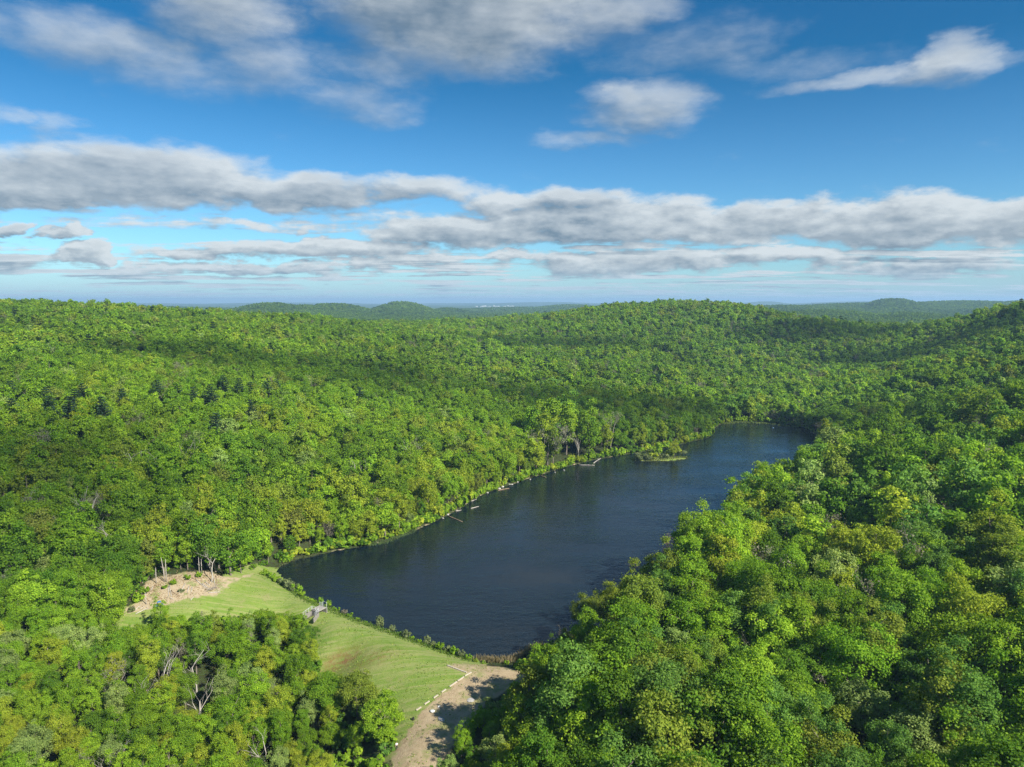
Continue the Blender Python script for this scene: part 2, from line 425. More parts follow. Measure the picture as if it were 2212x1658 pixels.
# ---- ground material: colour only; weights say what covers the ground where
def principled(name, rough=0.9, spec=0.2):
    m = bpy.data.materials.new(name); m.use_nodes = True
    t = NT(m.node_tree); b = t.n.get('Principled BSDF')
    b.inputs['Roughness'].default_value = rough; b.inputs['Specular IOR Level'].default_value = spec
    return m, t, b
def bump(t, b, h, strength=0.4, dist=0.1):
    n = t.n.new('ShaderNodeBump'); n.inputs['Strength'].default_value = strength; n.inputs['Distance'].default_value = dist
    t.put(n.inputs['Height'], h); t.l.new(n.outputs[0], b.inputs['Normal'])
def ground_material():
    m, t, b = principled('ground_cover', 0.95, 0.1)
    g = t.n.new('ShaderNodeNewGeometry'); p = g.outputs['Position']
    wg, wd, wb, wr = (t.attr(k)['Fac'] for k in ('wg', 'wd', 'wb', 'wr'))
    n1 = t.noise(p, 0.09, 5, .6); n2 = t.noise(p, 0.7, 5, .65); n3 = t.noise(p, 3.0, 4, .7)
    # mowing and tyre streaks along the dam
    a0 = at(720, 1345); a1 = at(905, 1500); an = math.atan2(a1[1] - a0[1], a1[0] - a0[0])
    mp = t.n.new('ShaderNodeMapping'); mp.vector_type = 'POINT'; mp.inputs['Rotation'].default_value = (0, 0, -an); mp.inputs['Scale'].default_value = (0.03, 0.9, .5)
    t.l.new(p, mp.inputs[0]); streak = t.noise(mp.outputs[0], 1.0, 4, .6)
    floor = t.mix(t.rng(n2, .35, .65), cl(.030, .026, .014), cl(.045, .07, .018))
    far_green = t.mix(t.rng(t.noise(p, 0.012, 6, .7), .35, .65), cl(.035, .065, .018), cl(.065, .11, .022))
    dist = t.vec('LENGTH', t.vec('MULTIPLY', p, (1, 1, 0)))
    floor = t.mix(t.rng(dist, 1000, 1800), floor, far_green)
    grass = t.mix(t.rng(n1, .35, .65), cl(.122, .205, .028), cl(.175, .242, .044))
    grass = t.mix(t.math('MULTIPLY', t.rng(streak, .42, .62), .85), grass, cl(.255, .265, .095))
    grass = t.mix(t.math('MULTIPLY', t.rng(n2, .52, .72), .55), grass, cl(.105, .185, .024))
    grass = t.mix(t.math('MULTIPLY', t.rng(t.noise(p, .16, 4, .6), .56, .72), .75), grass, cl(.27, .23, .11))
    grass = t.mix(t.math('MULTIPLY', t.rng(n3, .5, .8), .4), grass, cl(.22, .25, .06))
    grass = t.mix(t.math('MULTIPLY', wr, t.rng(n2, .35, .6)), grass, cl(.20, .105, .045))
    dirt = t.mix(t.rng(n2, .3, .7), cl(.40, .315, .195), cl(.27, .20, .115))
    dirt = t.mix(t.math('MULTIPLY', t.rng(n3, .5, .75), .4), dirt, cl(.46, .38, .25))
    dirt = t.mix(t.math('MULTIPLY', t.rng(t.noise(p, .22, 5, .65), .50, .64), .7), dirt, cl(.17, .20, .055))
    brown = t.mix(t.rng(n2, .3, .7), cl(.40, .32, .205), cl(.30, .24, .15))
    brown = t.mix(t.math('MULTIPLY', t.rng(n3, .45, .7), .5), brown, cl(.42, .34, .23))
    brown = t.mix(t.math('MULTIPLY', t.rng(t.noise(p, .30, 4, .6), .53, .64), .7), brown, cl(.16, .21, .05))
    e = t.math('MULTIPLY', t.math('SUBTRACT', t.noise(p, .35, 5, .65), .5), 1.3)
    def th(w): return t.rng(t.math('ADD', w, e), .36, .64, smooth=True)
    c = t.mix(th(wg), floor, grass); c = t.mix(th(wb), c, brown); c = t.mix(th(wd), c, dirt)
    t.l.new(c, b.inputs['Base Color'])
    bump(t, b, t.math('ADD', n3, n2), .7, .18)
    return m
M_ground = ground_material()

def grid_mesh(x0, x1, y0, y1, st, hole=None):
    xs = np.arange(x0, x1 + st * .5, st); ys = np.arange(y0, y1 + st * .5, st)
    gx, gy = np.meshgrid(xs, ys); gz = height(gx, gy)
    nx, ny = len(xs), len(ys); idx = np.arange(nx * ny).reshape(ny, nx)
    q = np.stack([idx[:-1, :-1], idx[:-1, 1:], idx[1:, 1:], idx[1:, :-1]], -1).reshape(-1, 4)
    V = np.stack([gx.ravel(), gy.ravel(), gz.ravel()], -1)
    c = V[q].mean(1)
    if hole is not None:
        hx0, hx1, hy0, hy1 = hole
        q = q[~((c[:, 0] > hx0) & (c[:, 0] < hx1) & (c[:, 1] > hy0) & (c[:, 1] < hy1))]
    return V, q
def compact(V, q, attrs):
    u, inv = np.unique(q, return_inverse=True)
    return V[u], inv.reshape(q.shape), {k: a[u] for k, a in attrs.items()}
L0 = (-150.0, 330.0, 84.0, 660.0)
V, q = grid_mesh(*L0, 1.5)
def wt(poly, soft): return sstep(soft, -soft, polydist(V[:, 0], V[:, 1], poly))
def wt2(poly, a, b): return sstep(a, b, polydist(V[:, 0], V[:, 1], poly))
att = dict(wg=np.maximum(wt2(g_poly['lr'], 10, 2), wt2(g_poly['ll'], 9, 1)), wd=wt(g_poly['di'], 3), wb=wt(g_poly['cl'], 3))
_rp = at(735, 1432)
_rq = at(800, 1425)
att['wr'] = np.maximum(np.exp(-((V[:, 0] - _rp[0]) / 6) ** 2 - ((V[:, 1] - _rp[1]) / 4) ** 2), .6 * np.exp(-((V[:, 0] - _rq[0]) / 7) ** 2 - ((V[:, 1] - _rq[1]) / 3) ** 2))
sdl = polydist(V[:, 0], V[:, 1], LAKE)
att['wg'] = np.maximum(att['wg'], .75 * (island_h(V[:, 0], V[:, 1]) > .1))
att['wb'] = np.maximum(att['wb'], .40 * sstep(2.4, 1.2, np.abs(sdl)) * sstep(.35, .6, vnoise(V[:, 0] / 9, V[:, 1] / 9, 31)) * (att['wg'] < .3))
fc = V[q].mean(1)
cls = np.zeros(len(q), int)
for k, p in ((1, 'lr'), (2, 'll'), (4, 'cl'), (3, 'di')):
    cls[inpoly(fc[:, 0], fc[:, 1], g_poly[p])] = k
cls[(island_h(fc[:, 0], fc[:, 1]) > -.4) & (cls == 0)] = 5
for k, nm, lab in ((0, 'ground', 'dark leafy ground under the woods round the pond'), (1, 'lawn', 'mown grass slope of the dam beside the dirt track'),
                   (2, 'lawn', 'bright mown grass above the spillway at the pond corner'), (3, 'dirt_track', 'sandy dirt track running down between the woods'),
                   (4, 'cleared_slope', 'brown cleared slope with cut brush above the grass'), (5, 'island', 'small low island near the far bank')):
    Vs, qs, at_s = compact(V, q[cls == k], att)
    o = link(bpy.data.objects.new(nm, mesh_np(nm, Vs, qs, [M_ground], vattr=at_s, smooth=True)))
    tag(o, lab, kind='structure')
for nm, box, st, hole, lab in (('woodland_ground', (-1650, 1650, -240, 2160), 15.0, L0, 'wooded slopes rising round the pond'),
                               ('far_hills', (-4650, 4650, -1440, 6660), 60.0, (-1650, 1650, -240, 2160), 'wooded hills beyond the nearest ridges'),
                               ('distant_land', (-22650, 22350, -19440, 24660), 300.0, (-4650, 4650, -1440, 6660), 'hazy blue country reaching to the horizon')):
    if nm == 'woodland_ground': hole = (-150, 330, 90, 660)
    Vs, qs = grid_mesh(*box, st, hole)
    o = link(bpy.data.objects.new(nm, mesh_np(nm, Vs, qs, [M_ground], smooth=True)))
    tag(o, lab, kind='structure')

# ---- water
mw, t, b = principled('pond_water', 0.12, 0.5)
b.inputs['Base Color'].default_value = cl(.005, .010, .014); b.inputs['IOR'].default_value = 1.33
g = t.n.new('ShaderNodeNewGeometry')
mp = t.n.new('ShaderNodeMapping'); mp.inputs['Rotation'].default_value = (0, 0, R(-25)); mp.inputs['Scale'].default_value = (.55, 1.25, 1)
t.l.new(g.outputs['Position'], mp.inputs[0])
w1 = t.noise(mp.outputs[0], 1.15, 3, .6, .4); w2 = t.noise(mp.outputs[0], .33, 3, .55)
gust = t.rng(t.noise(mp.outputs[0], .03, 4, .6), .35, .65, .35, 1.45)
bump(t, b, t.math('MULTIPLY', t.math('MULTIPLY_ADD', w2, 2.2, w1), gust), 1.0, .09)
bm = bmesh.new()
sdx = LAKE.copy(); c0 = LAKE.mean(0)
nrm = np.roll(LAKE, -1, 0) - np.roll(LAKE, 1, 0); nrm = np.c_[nrm[:, 1], -nrm[:, 0]]; nrm /= np.linalg.norm(nrm, axis=1)[:, None]
_t = LAKE + nrm * .5
if inpoly(_t[:, 0], _t[:, 1], LAKE).mean() > .5: nrm = -nrm
vsx = [bm.verts.new((p[0], p[1], 0)) for p in LAKE + nrm * 1.6]
bm.faces.new(vsx); bmesh.ops.triangulate(bm, faces=bm.faces[:]); bmesh.ops.recalc_face_normals(bm, faces=bm.faces[:])
if sum(f.normal.z for f in bm.faces) < 0: bmesh.ops.reverse_faces(bm, faces=bm.faces[:])
me = bpy.data.meshes.new('pond'); bm.to_mesh(me); bm.free(); me.materials.append(mw)
tag(link(bpy.data.objects.new('pond', me)), 'long dark blue pond with fine ripples', kind='structure')

# ------------------------------------------------------------------ foliage
def leaf_material(name, trans=0.35):
    m = bpy.data.materials.new(name); m.use_nodes = True
    t = NT(m.node_tree); t.n.clear()
    tint = t.attr('tint', 'INSTANCER')['Color']; lv = t.attr('lv')['Fac']
    c = t.vec('SCALE', tint); c.node.inputs['Scale'].default_value = 1.0; t.l.new(lv, c.node.inputs['Scale'])
    hs = t.n.new('ShaderNodeHueSaturation'); t.l.new(c, hs.inputs['Color']); t.put(hs.inputs['Hue'], t.math('MULTIPLY_ADD', lv, -.05, .55))
    d = t.n.new('ShaderNodeBsdfDiffuse'); t.l.new(hs.outputs[0], d.inputs[0])
    tr = t.n.new('ShaderNodeBsdfTranslucent'); t.l.new(t.mix(1.0, hs.outputs[0], cl(1.25, 1.3, .55), 'MULTIPLY'), tr.inputs[0])
    mx = t.n.new('ShaderNodeMixShader'); mx.inputs[0].default_value = trans
    t.l.new(d.outputs[0], mx.inputs[1]); t.l.new(tr.outputs[0], mx.inputs[2])
    o = t.n.new('ShaderNodeOutputMaterial'); t.l.new(mx.outputs[0], o.inputs[0])
    return m
M_leaf = leaf_material('leaves', .42)
def plain(name, c1, c2, scale=2.0, rough=.9, spec=.2, bmp=0.0):
    m, t, b = principled(name, rough, spec)
    g = t.n.new('ShaderNodeNewGeometry'); n = t.noise(g.outputs['Position'], scale, 5, .65)
    t.l.new(t.mix(t.rng(n, .3, .7), cl(*c1), cl(*c2)), b.inputs['Base Color'])
    if bmp: bump(t, b, n, .6, bmp)
    return m
M_bark = plain('bark', (.13, .105, .08), (.22, .19, .15), 1.5)
M_pale = plain('bleached_wood', (.46, .42, .36), (.33, .30, .26), 1.2)
M_twig = plain('grey_twigs', (.22, .19, .16), (.30, .27, .23), 1.0)

def cards(pos, nrm, size, r, aspect=1.0):
    """leafy rhombs at pos facing nrm"""
    n = len(pos)
    nrm = nrm / (np.linalg.norm(nrm, axis=1)[:, None] + 1e-9)
    a = r.normal(size=(n, 3)); a -= (a * nrm).sum(1)[:, None] * nrm; a /= np.linalg.norm(a, axis=1)[:, None] + 1e-9
    b = np.cross(nrm, a)
    s = (size * r.uniform(.6, 1.35, n))[:, None]
    v = np.stack([pos - a * s * .5 * aspect, pos + b * s * .42 - nrm * s * .08, pos + a * s * .62 * aspect, pos - b * s * .42 - nrm * s * .08], 1)
    f = np.arange(n * 4).reshape(n, 4)
    return v.reshape(-1, 3), f
def unit(n, r):
    v = r.normal(size=(n, 3)); return v / np.linalg.norm(v, axis=1)[:, None]
def crown_geo(seed, style, ncard, size):
    """crown of a tree about 16 m tall standing at the origin"""
    r = np.random.default_rng(seed)
    if style == 'round':   H, base, rx, npf, pr = 15.5, 2.6, 4.5, 46, 1.50
    elif style == 'oval':  H, base, rx, npf, pr = 17.5, 2.2, 3.7, 50, 1.35
    elif style == 'tall':  H, base, rx, npf, pr = 19.0, 1.8, 3.1, 54, 1.20
    elif style == 'broad': H, base, rx, npf, pr = 14.5, 3.0, 5.6, 54, 1.60
    elif style == 'airy':  H, base, rx, npf, pr = 16.5, 2.5, 3.9, 60, 1.0
    else:                  H, base, rx, npf, pr = 15.0, 2.2, 4.2, 48, 1.4
    cz = (H + base) / 2; rz = (H - base) / 2; npf = int(npf * (1.5 if ncard > 5000 else 1.0)); pr *= (.82 if ncard > 5000 else 1.0)
    d = unit(npf * 3, r); d = d[(d[:, 2] > -.75)][:npf]; npf = len(d)
    ph = r.uniform(0, 6.28, 4); an = np.arctan2(d[:, 1], d[:, 0])
    lob = 1 + .16 * np.sin(2 * an + ph[0]) + .12 * np.sin(3 * an + ph[1] + d[:, 2] * 2)
    rad = r.uniform(.25, 1.12, npf) ** .5 * lob
    taper = np.where(d[:, 2] > 0, 1, .9)
    C0 = np.c_[d[:, 0] * rx * rad * taper, d[:, 1] * rx * rad * taper, cz + d[:, 2] * rz * rad * .88]
    C0[:, :2] += r.normal(0, .3, (npf, 2))
    pr = pr * r.uniform(.5, 1.35, npf)
    w = pr ** 2; w /= w.sum(); cnt = np.maximum(4, (w * ncard).astype(int))
    P = []; N = []
    for i in range(npf):
        u = unit(cnt[i], r); out = d[i]
        k = u @ out + .35 * u[:, 2] > -.35
        u = np.where(k[:, None], u, -u * .9)
        sq = np.array([1.0, 1.0, .85])
        rr = pr[i] * r.uniform(.45, 1.22, cnt[i])[:, None]
        P.append(C0[i] + u * rr * sq); N.append(u * .55 + out * .3 + np.array([0, 0, .18]) + r.normal(0, .5, (cnt[i], 3)))
    P = np.concatenate(P); N = np.concatenate(N)
    loose = r.uniform(0, 1, len(P)) < .16; P[loose] += r.normal(0, .5, (int(loose.sum()), 3))
    v, f = cards(P, N, size, r)
    puff = np.repeat(r.uniform(.88, 1.12, npf), cnt)
    lv = puff * r.uniform(.72, 1.28, len(P))
    return v, f, lv, C0
def limb_mb(seed, C0, H, rad=.24, nlimb=9, top=.85):
    r = np.random.default_rng(seed + 99); mb = MB()
    x, y = r.normal(0, .25, 2)
    pts = [(0, 0, -.6), (x * .3, y * .3, H * .25), (x, y, H * .5), (x * 1.5, y * 1.4, H * top)]
    mb.tube(pts, [rad * 1.25, rad, rad * .68, rad * .15], 6)
    for i in r.permutation(len(C0))[:nlimb]:
        c = C0[i]; z0 = min(max(H * .25, c[2] - r.uniform(2, 5)), H * .7); f = (z0 / (H * .5)); s = np.array([x * min(f, 1), y * min(f, 1), z0])
        m = (s + c) / 2 + np.array([0, 0, .4]); mb.tube([s, m, c], [rad * .42, rad * .26, rad * .08], 4, cap=False)
    return mb
def combine(name, v, f, lv, mb, bark=None):
    """leaf cards + woody part as one mesh for the mass of forest"""
    tv = np.array(mb.v); tf = [x for x in mb.f if len(x) == 4]
    V_ = np.concatenate([v, tv]); F_ = np.concatenate([f, np.array(tf) + len(v)])
    return mesh_np(name, V_, F_, [M_leaf, bark or M_bark], midx=np.r_[np.zeros(len(f)), np.ones(len(tf))], fattr=np.r_[lv, np.ones(len(tf))])
STYLES = ['round', 'oval', 'tall', 'broad', 'airy', 'mixed', 'round', 'oval', 'broad', 'tall']
HS = dict(round=15.5, oval=17.5, tall=19.0, broad=14.5, airy=16.5, mixed=15.0)
RX = dict(round=5.4, oval=4.5, tall=3.8, broad=6.6, airy=4.5, mixed=5.0)
near_crown, near_trunk = [], []
protos = []                                   # (name, mesh) for the mass of forest
NEAR, MID, FAR = 0, 10, 20
for i, s in enumerate(STYLES):
    n = {'airy': 11000, 'tall': 13500, 'broad': 18500}.get(s, 16000)
    v, f, lv, C0 = crown_geo(100 + i, s, n, .28 if s != 'airy' else .25)
    near_crown.append(mesh_np('crown', v, f, [M_leaf], fattr=lv)); tb = limb_mb(100 + i, C0, HS[s])
    near_trunk.append(tb.mesh('trunk', M_bark, True))
    protos.append(combine('p%02d' % i, v, f, lv, tb))
for i, s in enumerate(STYLES):
    v, f, lv, C0 = crown_geo(200 + i, s, 3600, .55)
    protos.append(combine('p%02d' % (MID + i), v, f, lv, limb_mb(200 + i, C0, HS[s], nlimb=3)))
for i, s in enumerate(STYLES):
    v, f, lv, C0 = crown_geo(300 + i, s, 950, 1.08)
    protos.append(combine('p%02d' % (FAR + i), v, f, lv, limb_mb(300 + i, C0, HS[s], nlimb=0)))
# clumps of far woodland, 36 m wide
CLUMP = 30
for k in range(5):
    r = np.random.default_rng(900 + k); vs_, fs_, ls_ = [], [], []; o = 0
    for j in range(16):
        v, f, lv, _ = crown_geo(910 + k * 20 + j, STYLES[j % 10], 60, 3.4)
        sc = r.uniform(.75, 1.05); off = np.array([(j % 4 - 1.5) * 9 + r.normal(0, 2), (j // 4 - 1.5) * 9 + r.normal(0, 2), -2.5])
        vs_.append(v * sc + off); fs_.append(f + o); ls_.append(lv * r.uniform(.75, 1.25)); o += len(v)
    protos.append(combine('p%02d' % (CLUMP + k), np.concatenate(vs_), np.concatenate(fs_), np.concatenate(ls_), MB().tube([(0, 0, 0), (0, 0, 4)], [.2, .1], 4)))
# shrubs
def shrub_geo(seed, n, size, h=2.2, w=1.5):
    r = np.random.default_rng(seed); npf = 11
    d = unit(npf, r); C0 = np.c_[d[:, 0] * w * .7, d[:, 1] * w * .7, h * .5 + d[:, 2] * h * .32]
    P, N = [], []
    for i in range(npf):
        u = unit(n // npf, r); P.append(C0[i] + u * r.uniform(.35, .75) * w * .62 * r.uniform(.5, 1.1, (n // npf, 1))); N.append(u + np.array([0, 0, .6]) + r.normal(0, .4, u.shape))
    P = np.concatenate(P); N = np.concatenate(N); P[:, 2] = np.abs(P[:, 2] - .02) + .02
    v, f = cards(P, N, size, r); return v, f, np.repeat(r.uniform(.85, 1.15, npf), n // npf) * r.uniform(.75, 1.25, len(P)), C0
SHRUB = 35
shrub_leaf, shrub_stem = [], []
for k in range(4):
    v, f, lv, C0 = shrub_geo(500 + k, 700, .34)
    mb = MB()
    for c in C0[:6]: mb.tube([(c[0] * .1, c[1] * .1, -.15), tuple(c * np.array([.6, .6, .7])), tuple(c)], [.05, .035, .012], 4)
    shrub_leaf.append(mesh_np('foliage', v, f, [M_leaf], fattr=lv)); shrub_stem.append(mb.mesh('stem', M_bark))
    v, f, lv, C0 = shrub_geo(520 + k, 240, .60)
    protos.append(combine('p%02d' % (SHRUB + k), v, f, lv, mb))
# bare and dead trees
def dead_mb(seed, H=12.0, spread=.55, levels=4, rad=.2):
    r = random.Random(seed); mb = MB()
    def grow(p, d, L, rd, lev):
        k = 3; pts = [p]; q = p
        for i in range(k):
            d = (d + Vector((r.gauss(0, .10), r.gauss(0, .10), r.gauss(.03, .06)))).normalized(); q = q + d * (L / k); pts.append(q)
        mb.tube(pts, [rd * (1 - .45 * i / k) for i in range(k + 1)], 5 if lev < 2 else 3, cap=False)
        if lev >= levels: return
        for i in range(r.choice((2, 3, 3)) if lev else r.choice((3, 4))):
            j = r.choice((1, 2, 3, 3)) if lev else r.choice((1, 2, 2, 3)); a = r.uniform(0, 6.28); s = r.uniform(.5, 1.0) * spread
            nd = (d * (1 - s * .6) + Vector((math.cos(a), math.sin(a), r.uniform(-.1, .5))) * s).normalized()
            grow(pts[j], nd, L * r.uniform(.5, .78), rd * .5, lev + 1)
    grow(Vector((0, 0, -.5)), Vector((r.gauss(0, .06), r.gauss(0, .06), 1)).normalized(), H * .55, rad, 0)
    return mb
dead_meshes = []
for k in range(6):
    dead_meshes.append(dead_mb(40 + k, 13, .6 + .08 * (k % 3), 3, .21))
DEAD = 39
for k in range(3):                        # grey, nearly bare trees with a thin veil of buds
    mb = dead_mb(60 + k, 14, .62, 4, .2); tip = np.array(mb.v)[::5]; r = np.random.default_rng(k)
    tip = tip[tip[:, 2] > 4.5]; tip = tip[r.integers(0, len(tip), 900)] + r.normal(0, .45, (900, 3))
    v, f = cards(tip, r.normal(0, 1, tip.shape) + np.array([0, 0, .6]), .32, r); protos.append(combine('p%02d' % (DEAD + k), v, f, r.uniform(.7, 1.25, len(tip)), mb, M_twig))
# pine
def pine_geo(seed, H=17.0, n_whorl=13, cs=.62):
    r = np.random.default_rng(seed); P, N, L = [], [], []; mb = MB()
    mb.tube([(0, 0, -.5), (0, 0, H * .5), (0, 0, H)], [.3, .2, .04], 6)
    for i in range(n_whorl):
        z = H * (.22 + .76 * i / (n_whorl - 1)); ln = (1 - (i / n_whorl) ** 1.25) * 4.6 * r.uniform(.75, 1.1) + .4
        for a in np.linspace(0, 6.28, 6, endpoint=False) + r.uniform(0, 1):
            l = ln * r.uniform(.7, 1.15); m = int(6 + l * 7); tt = r.uniform(.15, 1, m)
            q = np.c_[np.cos(a) * l * tt, np.sin(a) * l * tt, z + .10 * l * tt + .16 * l * tt ** 3] + r.normal(0, .16, (m, 3)) * np.array([1.3, 1.3, .5]) * (0.6 + tt[:, None])
            P.append(q); N.append(np.array([0, 0, 1.0]) + r.normal(0, .35, q.shape)); L.append(np.full(m, r.uniform(.75, 1.2)))
            e = np.array([np.cos(a) * l, np.sin(a) * l, z + .22 * l]); mb.tube([(0, 0, z), e], [.06, .015], 3, cap=False)
    P = np.concatenate(P); N = np.concatenate(N); L = np.concatenate(L)
    v, f = cards(P, N, cs, r, 1.35); return v, f, L * r.uniform(.75, 1.25, len(P)), mb
pine_crown, pine_trunk = [], []
PINE = 42
for k in range(3):
    v, f, lv, mb = pine_geo(70 + k)
    pine_crown.append(mesh_np('crown', v, f, [M_leaf], fattr=lv)); pine_trunk.append(mb.mesh('trunk', M_bark))
    v, f, lv, mb = pine_geo(80 + k, 17, 8, 1.3); protos.append(combine('p%02d' % (PINE + k), v, f, lv, mb))

# ------------------------------------------------------------------ places of single trees, read off the photograph
SPOTS = []                                     # x, y, radius kept free in the woods
def stand(X, Ytop, h, free):
    p = at(X, Ytop, h); SPOTS.append((p[0], p[1], free)); return p
PINES_PX = [(20, 822), (98, 832), (160, 838), (176, 828), (150, 856), (263, 838), (218, 858), (104, 852), (118, 884), (338, 824), (382, 830), (416, 834), (453, 832), (481, 812), (516, 820),
            (541, 826), (576, 826), (598, 818), (540, 862), (466, 894), (778, 840), (24, 862), (1812, 800), (2150, 870), (1700, 772)]
PINES = [(stand(x, y - 1, 20.5, 3.2), x, y) for x, y in PINES_PX]
# pale dead trees: top pixel, height, shape, label
DEADS = [(158, 1085, 13, 0, 'forked pale dead tree, left one of the pair on the left slope'), (203, 1052, 17, 1, 'tall pale dead trunk, right one of the pair on the left slope'),
         (228, 1120, 11, 2, 'slim dead trunk just right of the tall dead pair'), (452, 1172, 9, 3, 'white-barked dead tree standing behind the brown clearing'),
         (352, 1405, 12, 4, 'spreading bleached dead tree in the wood below the dam'), (308, 1465, 10, 1, 'dead tree with twisted pale top left in the lower wood'),
         (432, 1462, 11, 0, 'bleached dead tree with upright antler branches in the lower wood'), (420, 1395, 11, 2, 'thin grey dead tree below the grass bank'),
         (565, 1575, 9, 5, 'small white dead tree with bare forks at bottom of the lower wood'), (268, 1582, 10, 3, 'dead tree with several bare stems at the bottom left'),
         (232, 1612, 8, 4, 'low leaning dead branches at the bottom left edge of the wood'), (290, 968, 13, 2, 'slim dead trunk on the left hillside'),
         (335, 975, 11, 5, 'broken pale dead trunks on the left hillside'), (400, 945, 13, 0, 'bare grey dead tree high on the left hillside'), (222, 998, 11, 4, 'dead forked tree at the left edge of the shaded slope'),
         (770, 985, 15, 1, 'bare white tree among yellow-green trees above the left bank'), (888, 950, 14, 3, 'bare tree on the slope above the middle of the left bank'),
         (1250, 935, 13, 4, 'bleached dead tree leaning over the far left bank'), (2032, 1245, 12, 0, 'bare tree with many upright dead limbs in the right wood'),
         (1990, 640 + 640, 12, 5, 'dead grey tree beside the bare upright limbs in the right wood'), (1500, 1600, 12, 2, 'bare twiggy tree at the bottom of the right wood')]
DEADS = [(stand(x, y, h + (5 if y < 1200 else 2.5), 4.0), x, y, h + (5 if y < 1200 else 2.5), k, lb) for x, y, h, k, lb in DEADS]
BARES = [(1612, 1075, 15, 'large leafless grey tree on the crest of the right wood'), (1218, 1352, 8, 'grey leafless tree by the reeds at the near shore'), (1250, 1348, 9, 'right one of two grey leafless trees by the near shore'),
         (1372, 1205, 15, 'whitish bare tree hanging over the right bank'), (1440, 1148, 15, 'pinkish bare tree on the right bank edge'), (1770, 1200, 14, 'budding grey-brown round tree in the right wood'),
         (2080, 1130, 13, 'grey thin-crowned tree at the right side of the right wood'), (1900, 1230, 13, 'grey-brown bare-topped tree in the right wood'), (710, 930, 13, 'grey budding tree above the left bank'), (1010, 925, 14, 'pale grey budding tree on the middle left bank')]
BARES = [(stand(x, y, h, 3.8), x, y, h, lb) for x, y, h, lb in BARES]
# leafy trees that stand out: top pixel, height, width factor, style, palette, label
STARS = [(705, 1462, 11.5, 1.35, 0, 'mid', 'big round green tree at the lawn edge, left one of three'), (770, 1452, 12, 1.3, 6, 'olive', 'big dense round tree at the lawn edge, middle one of three'), (828, 1506, 11.5, 1.25, 5, 'lime', 'big sunlit tree beside the track, right one of three'),
         (660, 1356, 6.5, 1.5, 8, 'dark', 'dark dense small tree just below the concrete spillway'), (640, 1420, 8, 1.2, 0, 'blue', 'dark blue-green tree left of the lawn below the spillway'),
         (345, 1292, 11, .9, 4, 'lime', 'lime-green tree standing in front of the left grass'), (1458, 952, 11.4, .85, 5, 'yellow', 'yellow-green tree standing on the small island'),
         (660, 1500, 10.5, 1.0, 1, 'silver', 'pale silvery narrow tree left of the big round trees'), (600, 1612, 10, 1.0, 7, 'silver', 'pale silvery tree at the bottom of the lower wood'),
         (1330, 1262, 15, 1.25, 0, 'yellow', 'yellow-green oak-like tree at the right bank corner'), (1425, 1208, 16, 1.3, 5, 'yellow', 'large yellow-topped tree behind the right bank corner'), (1280, 1288, 13, 1.1, 8, 'olive', 'olive yellow tree leaning over the water at the right bank'),
         (1330, 1350, 14, 1.2, 6, 'lime', 'round lime-green tree above the shrubs of the near right shore'), (1215, 1425, 9.5, 1.4, 5, 'lime', 'bright tree at the top end of the dirt track'), (1130, 1490, 8.5, 1.4, 0, 'blue', 'green tree casting shade on the dirt track'),
         (1060, 1560, 8.0, 1.4, 2, 'lime', 'yellow-lit tree at the edge of the shaded track'), (1870, 1470, 17, 1.3, 7, 'silver', 'pale tall tree in the front of the right wood'), (1960, 1520, 18, 1.35, 1, 'silver', 'tallest pale green tree in the front right wood'), (1600, 1500, 15, 1.2, 9, 'silver', 'pale feathery narrow tree in the front right wood')]
STARS = [(stand(x, y, h, 3.6 * w), x, y, h, w, k, c, lb) for x, y, h, w, k, c, lb in STARS]

# ------------------------------------------------------------------ scatter the woods
LAKE_VIS = [(598, 1230), (640, 1210), (740, 1188), (830, 1172), (900, 1145), (985, 1105), (1030, 1075), (1090, 1052), (1150, 1032), (1220, 1010), (1290, 993), (1380, 978), (1440, 968),
    (1500, 953), (1537, 940), (1541, 928), (1560, 916), (1600, 912), (1660, 915), (1735, 926), (1738, 958), (1712, 985), (1645, 996), (1600, 1032), (1560, 1052), (1500, 1090), (1478, 1112), (1470, 1142),
    (1440, 1165), (1410, 1190), (1372, 1214), (1330, 1232), (1262, 1275), (1252, 1335), (1225, 1358), (1190, 1385), (1150, 1402), (1110, 1422), (1060, 1427), (1020, 1421), (960, 1405), (900, 1385), (830, 1360), (760, 1335), (692, 1305), (655, 1285), (620, 1255)]
DIRT_VIS = [(966, 1437), (1000, 1428), (1050, 1434), (1100, 1444), (1125, 1458), (1085, 1492), (1052, 1505), (1030, 1530), (990, 1560), (965, 1600), (935, 1632), (905, 1658), (880, 1720), (835, 1720), (845, 1650), (866, 1602), (893, 1572), (905, 1545), (960, 1496), (1008, 1458)]
LAWN_R_VIS = LAWN_R_PX
LAWN_L_VIS = [(600, 1248), (580, 1236), (556, 1238), (500, 1262), (470, 1284), (375, 1300), (368, 1318), (440, 1326), (540, 1316), (650, 1318), (690, 1335), (700, 1320), (655, 1295), (625, 1275)]
CLEAR_VIS = [(312, 1296), (308, 1276), (332, 1252), (390, 1240), (440, 1236), (486, 1250), (515, 1246), (500, 1262), (468, 1285), (375, 1303)]
TRAIL_VIS = [(375, 1300), (300, 1318), (222, 1350), (240, 1357), (330, 1335), (375, 1322)]
KEEP = [TRAIL_VIS, LAKE_VIS, DIRT_VIS, LAWN_R_VIS, LAWN_L_VIS, CLEAR_VIS]
def clash(X, Y):
    m = np.zeros(np.shape(X), bool)
    for p in KEEP: m |= inpoly(X, Y, p)
    return m
